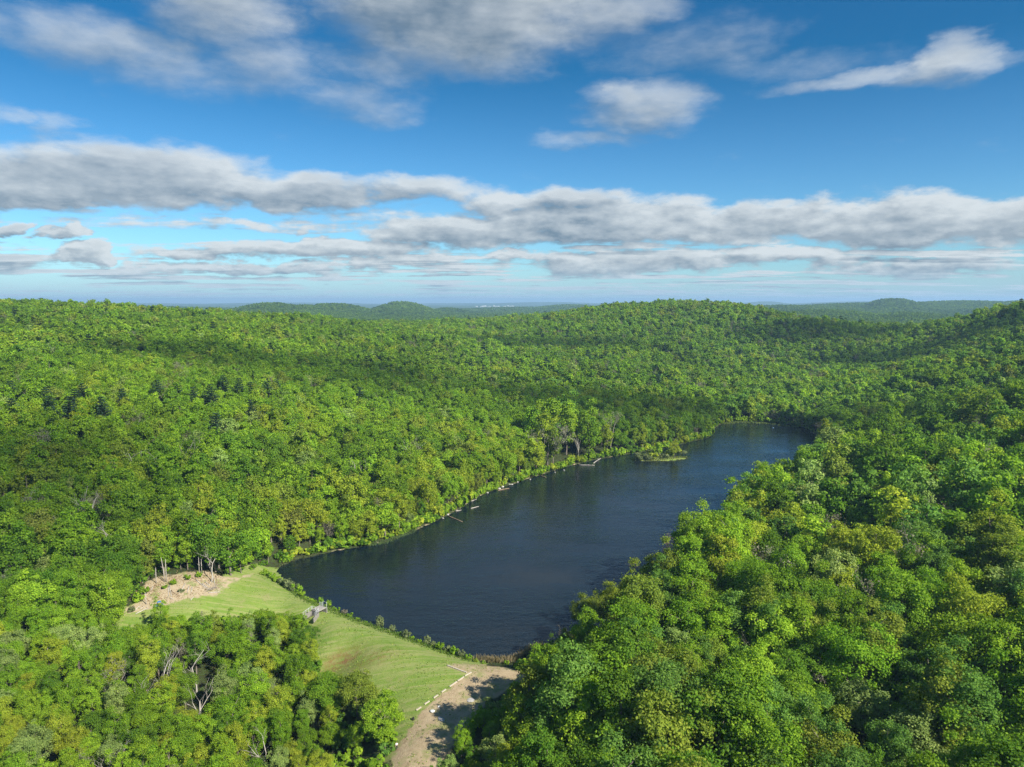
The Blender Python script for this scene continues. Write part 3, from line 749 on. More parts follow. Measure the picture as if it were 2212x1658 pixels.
PAL = dict(mid=(.166, .288, .022), lime=(.222, .350, .026), yellow=(.280, .345, .032), dark=(.108, .208, .020), olive=(.196, .258, .034), blue=(.130, .246, .042),
           bronze=(.208, .248, .046), silver=(.245, .330, .090), grey=(.215, .200, .148), pine=(.045, .092, .046))
LOOK = dict(mid='leafy green', lime='bright lime-green', yellow='yellow-green', dark='dark green', olive='dull olive', blue='cool blue-green', bronze='bronze-tinged', silver='pale silvery green', grey='thin grey-brown', pine='blue-green')
names = list(PAL)
def jitter_grid(d0, d1, sp, r):
    half = math.atan(1106 / F) + R(7)
    xm = d1 * math.sin(half) + 20
    xs = np.arange(-xm, xm, sp); ys = np.arange(max(20, d0 * .7), d1 + sp, sp * .92)
    gx, gy = np.meshgrid(xs, ys); gx = gx + (np.arange(len(ys)) % 2)[:, None] * sp * .5
    gx = gx + r.uniform(-.36, .36, gx.shape) * sp; gy = gy + r.uniform(-.36, .36, gy.shape) * sp
    gx = gx.ravel(); gy = gy.ravel(); d = np.hypot(gx, gy)
    m = (d >= d0) & (d < d1) & (np.abs(np.arctan2(gx, gy)) < half + 12 / np.maximum(d, 30))
    return gx[m], gy[m]
xs, ys = [], []
for d0, d1, sp in ((62, 260, 5.7), (260, 600, 5.5), (600, 1650, 6.2)):
    a, b_ = jitter_grid(d0, d1, sp, rng); xs.append(a); ys.append(b_)
tx = np.concatenate(xs); ty = np.concatenate(ys); td = np.hypot(tx, ty); tz = height(tx, ty)
inL0 = (tx > L0[0]) & (tx < L0[1]) & (ty > L0[2]) & (ty < L0[3])
bad = np.zeros(len(tx), bool)
sdl = np.full(len(tx), 99.0); sdl[inL0] = polydist(tx[inL0], ty[inL0], LAKE); bad |= sdl < 2.0
for k, mg in (('lr', 1.5), ('ll', 1.5), ('di', 1.5), ('cl', 0.5)):
    s = np.full(len(tx), 99.0); s[inL0] = polydist(tx[inL0], ty[inL0], g_poly[k]); bad |= s < mg
tx, ty, td, tz, sdl = (a[~bad] for a in (tx, ty, td, tz, sdl))
# which ridges hide what
AZ = np.linspace(-R(46), R(46), 370); DD = np.concatenate([np.arange(60, 1700, 15.0), np.arange(1700, 6600, 50.0)])
ga, gd = np.meshgrid(AZ, DD, indexing='ij'); gh = height(gd * np.sin(ga), gd * np.cos(ga))
slope = (gh + np.where(gd > 250, 9.0, 0.0) - CAM_Z) / gd; cm = np.maximum.accumulate(slope, axis=1)
def seen(x, y, top, back=45.0):
    a = np.arctan2(x, y); d = np.hypot(x, y)
    i = np.clip(((a - AZ[0]) / (AZ[1] - AZ[0])).round().astype(int), 0, len(AZ) - 1); j = np.clip(np.searchsorted(DD, d - back) - 1, 0, len(DD) - 1)
    return (top + 8 - CAM_Z) / d > cm[i, j]
k = seen(tx, ty, tz + 18)
_px = project(tx, ty, tz + 10)[0]; k &= ~((_px > 1150) & (td < 470) & (rng.uniform(0, 1, len(tx)) < np.where(td < 260, .52, .55)))
for sx_, sy_, sr_ in SPOTS: k &= np.hypot(tx - sx_, ty - sy_) > sr_
tx, ty, td, tz, sdl = (a[k] for a in (tx, ty, td, tz, sdl))
N = len(tx)
PX, PY, _ = project(tx, ty, tz + 10)
right = PX > 1150
st_i = np.where(right & (td < 480), np.array([1, 2, 5, 7, 9, 0, 1, 7])[rng.integers(0, 8, N)], rng.integers(0, 10, N))
# size: larger crowns on the right bank and near shore, smaller below the dam
sc = np.where(right & (td < 420), rng.uniform(.60, 1.14, N), np.where(td > 260, .58 + .72 * rng.uniform(0, 1, N) ** 1.4, rng.uniform(.70, 1.12, N))) * np.where(right & (td < 470), 1.5, np.where(td > 260, .90, 1.0)) * np.where((PX < 900) & (PY > 1330), .74, 1.0)
sc *= .9 + .25 * vnoise(tx / 35, ty / 35, 21)
_sd = polydist(tx, ty, g_poly['di']); sc *= np.where(_sd < 34, .46 + .54 * sstep(2, 34, _sd), 1.0)
wd_ = rng.uniform(.88, 1.14, N)
Hst = np.array([HS[s] for s in STYLES])[st_i]; Rst = np.array([RX[s] for s in STYLES])[st_i]
# lower whatever would stand in front of open water, grass or track in the photograph
okf = np.zeros(N); left_ = np.ones(N, bool)
for f_ in (1.0, .82, .66, .5, .36, .22):
    c = np.zeros(N, bool)
    for (lx, lz) in ((0, 1.0), (-.75, .72), (.75, .72), (-1, .45), (1, .45), (-.5, .93), (.5, .93)):
        sx, sy, _ = project(tx + lx * Rst * sc * f_ * .78, ty, tz + lz * Hst * sc * f_); c |= clash(sx, sy)
    s = left_ & ~c; okf[s] = f_; left_ &= c
keep = okf > 0
# palette: drifts of kinds by place
n1 = vnoise(tx / 55, ty / 55, 1); n2 = vnoise(tx / 22, ty / 22, 2); r0 = rng.uniform(0, 1, N)
pal = np.full(N, names.index('mid'))
def setp(mask, nm): pal[mask] = names.index(nm)
q_ = r0 * .6 + n1 * .4
setp(q_ < .34, 'dark'); setp((q_ > .62), 'lime'); setp(q_ > .80, 'yellow')
r1 = rng.uniform(0, 1, N)
setp(r1 < .06, 'olive'); setp((r1 > .06) & (r1 < .085), 'bronze'); setp((r1 > .085) & (r1 < .115), 'silver')
setp(right & (r1 > .115) & (r1 < .30), 'blue')
lb = (~right) & (sdl < 45) & (td > 240); setp(lb & (r1 > .72), 'yellow'); setp(lb & (r1 > .42) & (r1 < .72), 'lime')
setp(right & (sdl < 30) & (td < 520) & (r1 > .76), 'yellow'); setp((~right) & (PY > 1330) & (r1 > .86), 'yellow'); setp((~right) & (PY > 1330) & (r1 < .1), 'silver'); _ll = (~right) & (PY > 1300) & (r1 > .35); setp(_ll & (pal == names.index('dark')), 'mid'); setp(_ll & (pal == names.index('mid')) & (r0 > .5), 'lime')
idx = np.where(td < 255, NEAR, np.where(td < 600, MID, FAR)) + st_i
shr = okf * sc < .34
idx = np.where(shr, SHRUB + rng.integers(0, 4, N), idx)
grey = (~shr) & (rng.uniform(0, 1, N) < np.where((PX > 950) & (PX < 1800) & (td > 620), .10, np.where(right, .05, .035))) & (td > 150); idx = np.where(grey, DEAD + rng.integers(0, 3, N), idx); pal[grey] = names.index('grey')
pinem = (~shr) & ~grey & (rng.uniform(0, 1, N) < .012) & (td > 600); idx = np.where(pinem, PINE + rng.integers(0, 3, N), idx); pal[pinem] = names.index('pine')
tint = np.array([PAL[n] for n in names])[pal]
_soft = (sstep(230, 420, td) * .22)[:, None]; _m = (np.array(PAL['mid']) * .6 + np.array(PAL['lime']) * .4)
tint = np.where((pal == names.index('pine'))[:, None] | (pal == names.index('grey'))[:, None], tint, tint * (1 - _soft) + _m * _soft)
tint = tint * np.where(td < 260, rng.uniform(.86, 1.16, N), rng.uniform(.84, 1.16, N))[:, None] * rng.uniform(.96, 1.04, (N, 3)) * (.78 + .26 * vnoise(tx / 110, ty / 110, 44) + .18 * vnoise(tx / 32, ty / 32, 45))[:, None]
scale = np.c_[sc * okf * wd_, sc * okf * wd_, sc * okf]
scale[shr] = (sc * okf * 15.5 / 2.6)[shr, None] * np.array([1.0, 1.0, .95]); scale[pinem] *= 1.12
rot = np.c_[rng.normal(0, .035, N), rng.normal(0, .035, N), rng.uniform(0, 6.28, N)]
dead_px = []                                   # filled below, before the woods are linked
# ---- the nearest trees become things of their own
TX, TY, _ = project(tx, ty, tz + Hst * sc * okf * .8)
inframe = (TX > -25) & (TX < 2237) & (TY < 1690) & keep
big = np.where(inframe & ~shr & ~grey & ~pinem & (idx < MID), (Rst * sc * okf) / td, 0)
pick = np.argsort(-big)[:285]; pick = pick[big[pick] > 0]
single = np.zeros(N, bool); single[pick] = True

def ordinal(n):
    return {1: 'first', 2: 'second', 3: 'third', 4: 'fourth', 5: 'fifth', 6: 'sixth', 7: 'seventh', 8: 'eighth', 9: 'ninth', 10: 'tenth', 11: 'eleventh', 12: 'twelfth'}.get(n, '%dth' % n if n % 10 not in (1, 2, 3) or n in (11, 12, 13) else '%d%s' % (n, {1: 'st', 2: 'nd', 3: 'rd'}[n % 10]))
def zone(X, Y):
    if X < 900 and Y > 1300:
        a = 'far left' if X < 220 else 'left' if X < 440 else 'middle' if X < 650 else 'track-side part'
        b = 'bottom edge' if Y > 1560 else 'lower half' if Y > 1440 else 'top edge'
        return {'far left': 'far left below the dam', 'left': 'left below the dam', 'middle': 'in mid-wood below the dam', 'track-side part': 'beside the lawn'}[a] + ', ' + b
    if X < 700: return 'above the cut grass at the left' if Y > 1150 else 'on the slope left of the clearing'
    a = 'beside the dirt track' if X < 1200 else 'right of the track' if X < 1500 else 'in middle of right wood' if X < 1800 else 'far in right wood' if X < 2020 else 'at right picture edge'
    b = 'front row' if Y > 1560 else 'second row' if Y > 1450 else 'third row' if Y > 1330 else 'fourth row' if Y > 1210 else 'back rows'
    return a + ', ' + b
tl = {}
for i in pick: tl.setdefault((LOOK[names[pal[i]]], STYLES[st_i[i]], zone(TX[i], TY[i])), []).append(i)
STN = dict(round='round tree', oval='oval tree', tall='narrow tall tree', broad='broad spreading tree', airy='thin airy tree', mixed='bushy tree')
tree_label = {}
for (lk_, s_, z_), L in tl.items():
    L.sort(key=lambda i: TX[i])
    for n_, i in enumerate(L):
        tree_label[i] = '%s %s %s' % (lk_, STN[s_], z_) + ('' if len(L) == 1 else ', %s from left' % ordinal(n_ + 1))
for i in pick:
    e = empty('broadleaf_tree', (tx[i], ty[i], tz[i])); e.rotation_euler = rot[i]; e.scale = scale[i]
    tag(e, tree_label[i], 'tree', 'trees nearest the camera')
    s = idx[i]
    a = link(bpy.data.objects.new('trunk', near_trunk[s]), e)
    c = link(bpy.data.objects.new('crown', near_crown[s]), e); c['tint'] = [float(v_) for v_ in tint[i]]

# ---- the rest of the woods: one mass
pts, rots, scs, ids, tns = [], [], [], [], []
m = keep & ~single
pts.append(np.c_[tx, ty, tz][m]); rots.append(rot[m]); scs.append(scale[m]); ids.append(idx[m]); tns.append(tint[m])
# bushes hanging over the banks
bp, seg = [], 0
for i in range(len(LAKE)):
    a = LAKE[i]; b_ = LAKE[(i + 1) % len(LAKE)]; L = np.linalg.norm(b_ - a)
    for t_ in np.arange(0, L, 1.5):
        bp.append(a + (b_ - a) * t_ / L + nrm[i] * rng.uniform(.6, 4.5))
bp = np.array(bp); bz = height(bp[:, 0], bp[:, 1]); bX, bY, _ = project(bp[:, 0], bp[:, 1], bz)
left_bank = (bX < 1760) & ~((bY > 1215) & (bX < 1240)); k = left_bank & (rng.uniform(0, 1, len(bp)) < .92)
bs = rng.uniform(.8, 2.2, len(bp))
sx, sy, _ = project(bp[:, 0], bp[:, 1], bz + bs * 2.6); k &= ~(clash(sx, sy) & (bX > 1240)) 
bp, bz, bs = bp[k], bz[k], bs[k]; nb = len(bp)
pts.append(np.c_[bp, bz - .1]); rots.append(np.c_[np.zeros((nb, 2)), rng.uniform(0, 6.28, nb)]); scs.append(np.c_[bs, bs, bs * rng.uniform(.8, 1.3, nb)]); ids.append(SHRUB + rng.integers(0, 4, nb))
tns.append(np.array([PAL['mid'], PAL['lime'], PAL['yellow'], PAL['dark'], PAL['lime']])[rng.integers(0, 5, nb)] * rng.uniform(.85, 1.15, (nb, 1)))
# undergrowth at the lower edge of the woods
ux, uy = jitter_grid(150, 330, 4.2, rng); kk = (ux > L0[0]) & (ux < L0[1]) & (uy > L0[2]); ux, uy = ux[kk], uy[kk]
e_ = np.minimum.reduce([polydist(ux, uy, g_poly[k_]) for k_ in ('lr', 'll', 'di', 'cl')]); sl = polydist(ux, uy, LAKE)
kk = (e_ > .8) & (e_ < 16) & (sl > 3); ux, uy = ux[kk], uy[kk]; uz = height(ux, uy); us = rng.uniform(.6, 1.7, len(ux))
okm = np.ones(len(ux), bool)
for lx, lz in ((0, 2.6), (-1.3, 1.5), (1.3, 1.5), (0, 0)):
    sx, sy, _ = project(ux + lx * us, uy, uz + lz * us); okm &= ~clash(sx, sy)
ux, uy, uz, us = (a[okm] for a in (ux, uy, uz, us)); nu = len(ux)
pts.append(np.c_[ux, uy, uz - .1]); rots.append(np.c_[np.zeros((nu, 2)), rng.uniform(0, 6.28, nu)]); scs.append(np.c_[us, us, us]); ids.append(SHRUB + rng.integers(0, 4, nu))
tns.append(np.array([PAL['mid'], PAL['lime'], PAL['dark'], PAL['blue']])[rng.integers(0, 4, nu)] * rng.uniform(.8, 1.15, (nu, 1)))
# far hills in clumps
for d0, d1, sp in ((1600, 3000, 30.0), (3000, 6300, 40.0)):
    fx, fy = jitter_grid(d0, d1, sp, rng); fz = height(fx, fy); kk = seen(fx, fy, fz + 10, 120); fx, fy, fz = fx[kk], fy[kk], fz[kk]; nf = len(fx)
    s = rng.uniform(.9, 1.1, nf) * sp / 31
    pts.append(np.c_[fx, fy, fz - 2]); rots.append(np.c_[np.zeros((nf, 2)), rng.uniform(0, 6.28, nf)]); scs.append(np.c_[s, s, np.full(nf, .9)]); ids.append(CLUMP + rng.integers(0, 5, nf))
    n4 = vnoise(fx / 240, fy / 240, 8)[:, None]
    tns.append((np.array(PAL['dark']) * .7 * (1 - n4) + np.array(PAL['mid']) * .8 * n4) * rng.uniform(.85, 1.2, (nf, 1)))
pts = np.concatenate(pts); rots = np.concatenate(rots); scs = np.concatenate(scs); ids = np.concatenate(ids); tns = np.concatenate(tns)
print('forest instances', len(pts), 'singles', len(pick))
pc = bpy.data.collections.new('woodland_kinds')
for nme, me in [(p.name, p) for p in protos]: pc.objects.link(bpy.data.objects.new(nme, me))
fm = bpy.data.meshes.new('woodland'); fm.vertices.add(len(pts)); fm.vertices.foreach_set('co', pts.astype(np.float32).ravel())
for nme, typ, arr, key in (('rot', 'FLOAT_VECTOR', rots, 'vector'), ('scl', 'FLOAT_VECTOR', scs, 'vector'), ('pid', 'INT', ids, 'value'), ('tint', 'FLOAT_VECTOR', tns, 'vector')):
    a = fm.attributes.new(nme, typ, 'POINT'); a.data.foreach_set(key, (arr.astype(np.int32) if typ == 'INT' else arr.astype(np.float32)).ravel())
def scatter_group(name, coll, attrs=True):
    g = bpy.data.node_groups.new(name, 'GeometryNodeTree')
    g.interface.new_socket('Geometry', in_out='INPUT', socket_type='NodeSocketGeometry'); g.interface.new_socket('Geometry', in_out='OUTPUT', socket_type='NodeSocketGeometry')
    gi = g.nodes.new('NodeGroupInput'); go = g.nodes.new('NodeGroupOutput')
    ci = g.nodes.new('GeometryNodeCollectionInfo'); ci.inputs['Collection'].default_value = coll; ci.inputs['Separate Children'].default_value = True; ci.inputs['Reset Children'].default_value = True
    ip = g.nodes.new('GeometryNodeInstanceOnPoints'); ip.inputs['Pick Instance'].default_value = True
    def na(n, t_):
        x = g.nodes.new('GeometryNodeInputNamedAttribute'); x.data_type = t_; x.inputs['Name'].default_value = n; return x.outputs[0]
    e2r = g.nodes.new('FunctionNodeEulerToRotation'); g.links.new(na('rot', 'FLOAT_VECTOR'), e2r.inputs[0])
    g.links.new(gi.outputs[0], ip.inputs['Points']); g.links.new(ci.outputs[0], ip.inputs['Instance']); g.links.new(na('pid', 'INT'), ip.inputs['Instance Index'])
    g.links.new(e2r.outputs[0], ip.inputs['Rotation']); g.links.new(na('scl', 'FLOAT_VECTOR'), ip.inputs['Scale']); g.links.new(ip.outputs[0], go.inputs[0])
    return g
wo_ = link(bpy.data.objects.new('woodland', fm))
md = wo_.modifiers.new('woods', 'NODES'); md.node_group = scatter_group('woods', pc)
tag(wo_, 'spring green woods covering every slope round the pond', 'woods', kind='stuff')

# ------------------------------------------------------------------ single trees
def tinted(o, c, k=1.0):
    o['tint'] = [float(x * k) for x in c]; return o
PLACE = ['second', 'third', 'fourth', 'fifth', 'sixth', 'seventh', 'eighth', 'ninth', 'tenth', 'eleventh', 'twelfth', '13th', '14th', '15th', '16th', '17th', '18th', '19th', '20th', '21st']
hillside = sorted([p for p in PINES if p[1] < 900], key=lambda p: p[1])
for n_, (p, X, Y) in enumerate(PINES):
    e = empty('pine_tree', p); s = 1.2 * (.94 + .1 * random.random()); e.scale = (s * 1.2, s * 1.2, s); e.rotation_euler = (0, 0, random.uniform(0, 6))
    if X < 900:
        r_ = [q[1:] for q in hillside].index((X, Y)); lb = 'dark conical pine on left hillside, %s from the left' % ordinal(r_ + 1)
    else: lb = {1812: 'lone dark pine rising near the far end of the pond', 2150: 'dark pine at the right picture edge', 1700: 'dark pine on the far slope behind the pond'}[X]
    tag(e, lb, 'pine', 'dark pines among the broadleaf woods')
    link(bpy.data.objects.new('trunk', pine_trunk[n_ % 3]), e); tinted(link(bpy.data.objects.new('crown', pine_crown[n_ % 3]), e), PAL['pine'], random.uniform(.85, 1.2))
dmesh = {}
def split_dead(k):
    """first tube is the trunk, the rest the branches"""
    if k not in dmesh:
        mb = dead_meshes[k]; a = MB(); b = MB(); n0 = 4 * 5
        a.v = mb.v[:n0]; a.f = [f for f in mb.f if max(f) < n0]; b.v = mb.v[n0:]; b.f = [tuple(i - n0 for i in f) for f in mb.f if min(f) >= n0]
        dmesh[k] = (a.mesh('trunk', M_pale, True), b.mesh('branches', M_pale, True))
    return dmesh[k]
for p, X, Y, h, k, lb in DEADS:
    e = empty('dead_tree', p); zmax = max(v[2] for v in dead_meshes[k].v); s = h / zmax; e.scale = (s, s, s); e.rotation_euler = (0, 0, random.uniform(0, 6.28))
    tag(e, lb, 'dead tree', 'pale dead trees standing in the woods'); a, b = split_dead(k)
    link(bpy.data.objects.new('trunk', a), e); link(bpy.data.objects.new('branches', b), e)
bare = []
for k in range(3):
    mb = dead_mb(160 + k, 14, .66, 4, .2); r = np.random.default_rng(50 + k); tip = np.array(mb.v)[::5]; tip = tip[tip[:, 2] > 4.5]; tip = tip[r.integers(0, len(tip), 1500)] + r.normal(0, .4, (1500, 3))
    v, f = cards(tip, r.normal(0, 1, tip.shape) + np.array([0, 0, .6]), .24, r)
    bare.append((mb.mesh('branches', M_twig, True), mesh_np('buds', v, f, [M_leaf], fattr=r.uniform(.7, 1.3, len(f))), max(v_[2] for v_ in mb.v)))
for n_, (p, X, Y, h, lb) in enumerate(BARES):
    a, b, zm = bare[n_ % 3]; e = empty('bare_tree', p); s = h / zm; e.scale = (s, s, s); e.rotation_euler = (0, 0, random.uniform(0, 6.28))
    tag(e, lb, 'bare tree', 'grey trees not yet in leaf'); link(bpy.data.objects.new('branches', a), e); tinted(link(bpy.data.objects.new('buds', b), e), (.20, .18, .13) if n_ != 4 else (.26, .17, .14))
for p, X, Y, h, w, k, c, lb in STARS:
    e = empty('broadleaf_tree', p); s = h / HS[STYLES[k]]; e.scale = (s * w, s * w, s); e.rotation_euler = (0, 0, random.uniform(0, 6.28))
    tag(e, lb, 'tree', 'trees that stand out from the woods'); link(bpy.data.objects.new('trunk', near_trunk[k]), e); tinted(link(bpy.data.objects.new('crown', near_crown[k]), e), PAL[c], random.uniform(.9, 1.1))

# ------------------------------------------------------------------ shrubs on the dam, the near shore and the island
def shrub(X, Y, s, c, lb, group, tall=1.0, k=None):
    p = at(X, Y); e = empty('shrub', p); e.scale = (s, s, s * tall); e.rotation_euler = (0, 0, random.uniform(0, 6.28)); k = random.randrange(4) if k is None else k
    tag(e, lb, 'shrub', group); link(bpy.data.objects.new('stem', shrub_stem[k]), e); tinted(link(bpy.data.objects.new('foliage', shrub_leaf[k]), e), c, random.uniform(.88, 1.12))
GG = (.165, .205, .085)
dam = [(572, 1243, 1.1, 'lime', 1), (586, 1250, 1.2, 'mid', 1), (598, 1258, 1.1, 'lime', 1), (610, 1264, 1.3, 'sage', 1), (622, 1270, 1.5, 'sage', 1), (634, 1276, 1.2, 'sage', 1.1), (641, 1279, 1.4, 'mid', 1.2), (652, 1288, .8, 'lime', 1.2),
       (662, 1294, .55, 'lime', .8), (672, 1299, .55, 'lime', .8), (680, 1302, .5, 'mid', .9), (693, 1304, .7, 'mid', 1.5), (709, 1311, .75, 'lime', 1.3), (722, 1318, .6, 'mid', 1), (730, 1321, .6, 'mid', 1.2), (744, 1327, .7, 'grey', 1.1), (756, 1333, .8, 'mid', 1),
       (772, 1339, .45, 'lime', .8), (790, 1346, .4, 'mid', .8), (822, 1353, 1.0, 'sage', 1.5), (846, 1364, .8, 'sage', 1.1), (862, 1370, .5, 'mid', .9), (878, 1377, .9, 'sage', 1.1), (890, 1382, .55, 'mid', 1), (906, 1387, .5, 'lime', .8), (922, 1391, .85, 'sage', 1.3), (936, 1396, .7, 'sage', 1),
       (950, 1402, .9, 'mid', 1.1), (966, 1407, .8, 'sage', 1), (981, 1413, .9, 'mid', 1.1), (996, 1418, .8, 'sage', 1.2), (1012, 1424, .7, 'mid', 1), (1028, 1430, .55, 'olive', .8), (1044, 1434, .5, 'mid', .8)]
cm_ = dict(PAL, sage=GG)
cw = dict(lime='bright green', mid='green', sage='grey-green', grey='leafless brownish', olive='dull olive')
for i, (X, Y, s, c, tall) in enumerate(dam):
    where = 'at the grassy pond corner' if X < 660 else 'beside the spillway' if X < 740 else 'on the dam shore'
    same = sorted(j for j, d_ in enumerate(dam) if d_[3] == c and ('at the grassy pond corner' if d_[0] < 660 else 'beside the spillway' if d_[0] < 740 else 'on the dam shore') == where)
    lb = '%s shrub %s' % (cw[c], where) + ('' if len(same) == 1 else ', %s from the left' % ordinal(same.index(i) + 1))
    shrub(X, Y, s, cm_[c], lb, 'shrubs along the dam shore', tall)
for i, (X, Y, s, c) in enumerate([(1118, 1446, .9, 'mid'), (1136, 1446, 1.1, 'mid'), (1152, 1442, 1.3, 'olive'), (1164, 1432, 1.7, 'lime'), (1178, 1424, 1.9, 'lime'), (1190, 1432, 1.6, 'mid'), (1150, 1426, 1.2, 'sage'), (1205, 1440, 2.0, 'mid')]):
    shrub(X, Y, s, cm_[c], '%s bush by the reeds above the track head, %s from the left' % (cw[c], ordinal([1, 2, 4, 5, 6, 7, 3, 8][i])), 'bushes above the head of the track')
for i, (X, Y, s, c, tall) in enumerate([(1382, 993, 1.5, 'sage', .8), (1398, 993, 1.2, 'sage', .7), (1412, 991, 1.3, 'yellow', .9), (1420, 985, 1.2, 'lime', 2.0), (1432, 990, 1.4, 'sage', .8), (1446, 987, 1.5, 'olive', .9), (1458, 985, 1.7, 'yellow', 1.0), (1470, 987, 1.6, 'sage', .9), (1480, 988, 1.3, 'olive', .8)]):
    shrub(X, Y, s * 1.75, cm_[c], 'low %s bush on the small island, %s from the left' % ({'yellow': 'yellow-green'}.get(c, cw.get(c, c)), ordinal(i + 1)), 'bushes on the island', tall)
for i, (X, Y, s, c) in enumerate([(215, 1338, 1.0, 'mid'), (262, 1318, 1.1, 'dark'), (284, 1322, .8, 'sage'), (298, 1300, 1.3, 'lime'), (312, 1283, 1.2, 'mid'), (375, 1262, .8, 'lime'), (405, 1252, .9, 'mid'), (392, 1280, .7, 'sage'), (430, 1246, .8, 'lime'), (356, 1272, .7, 'mid')]):
    shrub(X, Y, s, cm_[c], 'small %s bush on the brown cleared slope, %s from the left' % ({'dark': 'dark green'}.get(c, cw.get(c, c)), ordinal(sorted([215, 262, 284, 298, 312, 375, 405, 392, 430, 356]).index(X) + 1)), 'bushes on the cleared slope')

# ------------------------------------------------------------------ reeds and waterside grass
def blades(name, px, n, spread, hgt, tint_, lb, wid=.10):
    r = np.random.default_rng(len(name)); P = np.array([at(*p) for p in px]); seg_ = r.integers(0, len(P) - 1, n); t_ = r.uniform(0, 1, (n, 1)); b = P[seg_] * (1 - t_) + P[seg_ + 1] * t_
    b[:, :2] += r.normal(0, spread, (n, 2)); b[:, 2] = np.maximum(height(b[:, 0], b[:, 1]), -.1) - .05
    a = r.uniform(0, 6.28, n); hh = hgt * r.uniform(.5, 1.2, n); lean = r.normal(0, .22, (n, 2)) * hh[:, None]; w = np.c_[np.cos(a), np.sin(a), np.zeros(n)] * wid
    tip = b + np.c_[lean, hh]; mid = b + np.c_[lean * .4, hh * .6]
    v = np.stack([b - w, b + w, mid + w * .8, tip, mid - w * .8], 1).reshape(-1, 3); f = np.arange(n * 5).reshape(n, 5)
    o = link(bpy.data.objects.new(name, mesh_np(name, v, f, [M_leaf], fattr=r.uniform(.7, 1.3, n)))); tinted(o, tint_); return tag(o, lb, 'reeds' if 'reed' in name else 'grass', kind='stuff')
blades('reeds', [(1035, 1424), (1065, 1429), (1105, 1427), (1140, 1411), (1178, 1396)], 900, .8, 1.5, (.27, .225, .13), 'dry tan reeds standing at the near shore')
blades('shore_reeds', [(606, 1222), (640, 1208), (690, 1198)], 260, .5, .7, (.15, .17, .07), 'grey-green reeds along the corner of the left bank')
blades('bank_reeds', [(800, 1180), (830, 1174), (868, 1160), (895, 1147)], 700, .8, .9, (.12, .18, .07), 'grey-green reed fringe along the left bank')
blades('waterside_grass', [(575, 1243), (610, 1262), (650, 1290), (690, 1308), (760, 1338), (830, 1362), (900, 1387), (960, 1409), (1020, 1427)], 3800, 1.0, .55, (.115, .185, .03), 'rank grass along the dam shore', .12)
blades('far_shore_grass', [(1560, 917), (1600, 913), (1660, 916), (1725, 925)], 900, 1.3, 1.0, (.16, .21, .06), 'pale grass edge at the far end of the pond', .25)
blades('island_grass', [(1372, 994), (1400, 994), (1440, 991), (1484, 989)], 900, 1.3, .7, (.16, .19, .06), 'rough grass covering the island', .2)
blades('brush_litter', [(305, 1290), (340, 1262), (390, 1250), (440, 1244), (470, 1262), (400, 1282), (330, 1296), (300, 1275), (440, 1244)], 1500, 2.0, .35, (.30, .22, .13), 'dry cut brush strewn on the cleared slope', .16)
def tufts(name, poly, n, tint_, lb):
    r = np.random.default_rng(n); x0, y0 = poly.min(0); x1, y1 = poly.max(0); x = r.uniform(x0, x1, n); y = r.uniform(y0, y1, n); k = inpoly(x, y, poly) & (vnoise(x / 5, y / 5, 77) > .42); x, y = x[k], y[k]; m_ = len(x)
    P = np.c_[x, y, height(x, y) + .04]; P = np.repeat(P, 3, 0) + r.normal(0, .13, (m_ * 3, 3)) * np.array([1, 1, .25])
    v, f = cards(P, np.array([0, 0, .5]) + r.normal(0, .6, P.shape), .3, r); o = link(bpy.data.objects.new(name, mesh_np(name, v, f, [M_leaf], fattr=r.uniform(.7, 1.3, len(f))))); tinted(o, tint_); tag(o, lb, 'grass', kind='stuff')
tufts('grass_tufts', g_poly['lr'], 3500, (.26, .33, .075), 'coarse grass tufts on the dam slope')
tufts('lawn_tufts', g_poly['ll'], 1800, (.26, .35, .075), 'grass tufts on the upper lawn')
tufts('track_weeds', g_poly['di'], 800, (.24, .29, .08), 'weeds growing on the sandy track')

# ------------------------------------------------------------------ logs, rocks, beams
def log(a, b, r0, r1, name, mat, lb, cat, group, lift=.0, branches=0):
    a = np.array(a); b = np.array(b); L = np.linalg.norm(b - a); e = empty(name, a); mb = MB(); d = b - a; k = 5; side = np.array([-d[1], d[0], 0]) / (L + 1e-6)
    bow = random.uniform(-.03, .03) * L
    pts = [d * t + side * bow * math.sin(3.14 * t) + np.array([0, 0, r0 + lift]) for t in np.linspace(0, 1, k)]; rad = [r0 + (r1 - r0) * t for t in np.linspace(0, 1, k)]
    mb.tube(pts, rad, 7); mb.build('stem', mat, e, True)
    for j in range(branches):
        t = random.uniform(.45, .95); p0 = d * t + np.array([0, 0, r0]); an = random.uniform(0, 6.28); ln = random.uniform(.8, 2.2)
        q = p0 + d / L * ln * .6 + np.array([math.cos(an) * ln * .6, math.sin(an) * ln * .6, random.uniform(.1, .9) * ln]); MB().tube([p0, (p0 + q) / 2 + np.array([0, 0, .1]), q], [r1 * .7, r1 * .5, .015], 4).build('branch', mat, e)
    return tag(e, lb, cat, group)
M_log = plain('brown_log', (.25, .17, .105), (.36, .27, .18), 1.5)
M_beam = plain('weathered_timber', (.47, .42, .33), (.36, .31, .24), 1.8, bmp=.02)
def c5(x, y): return at((400 + x / 7.373) * .72005, (1700 + y / 7.373) * .72005)
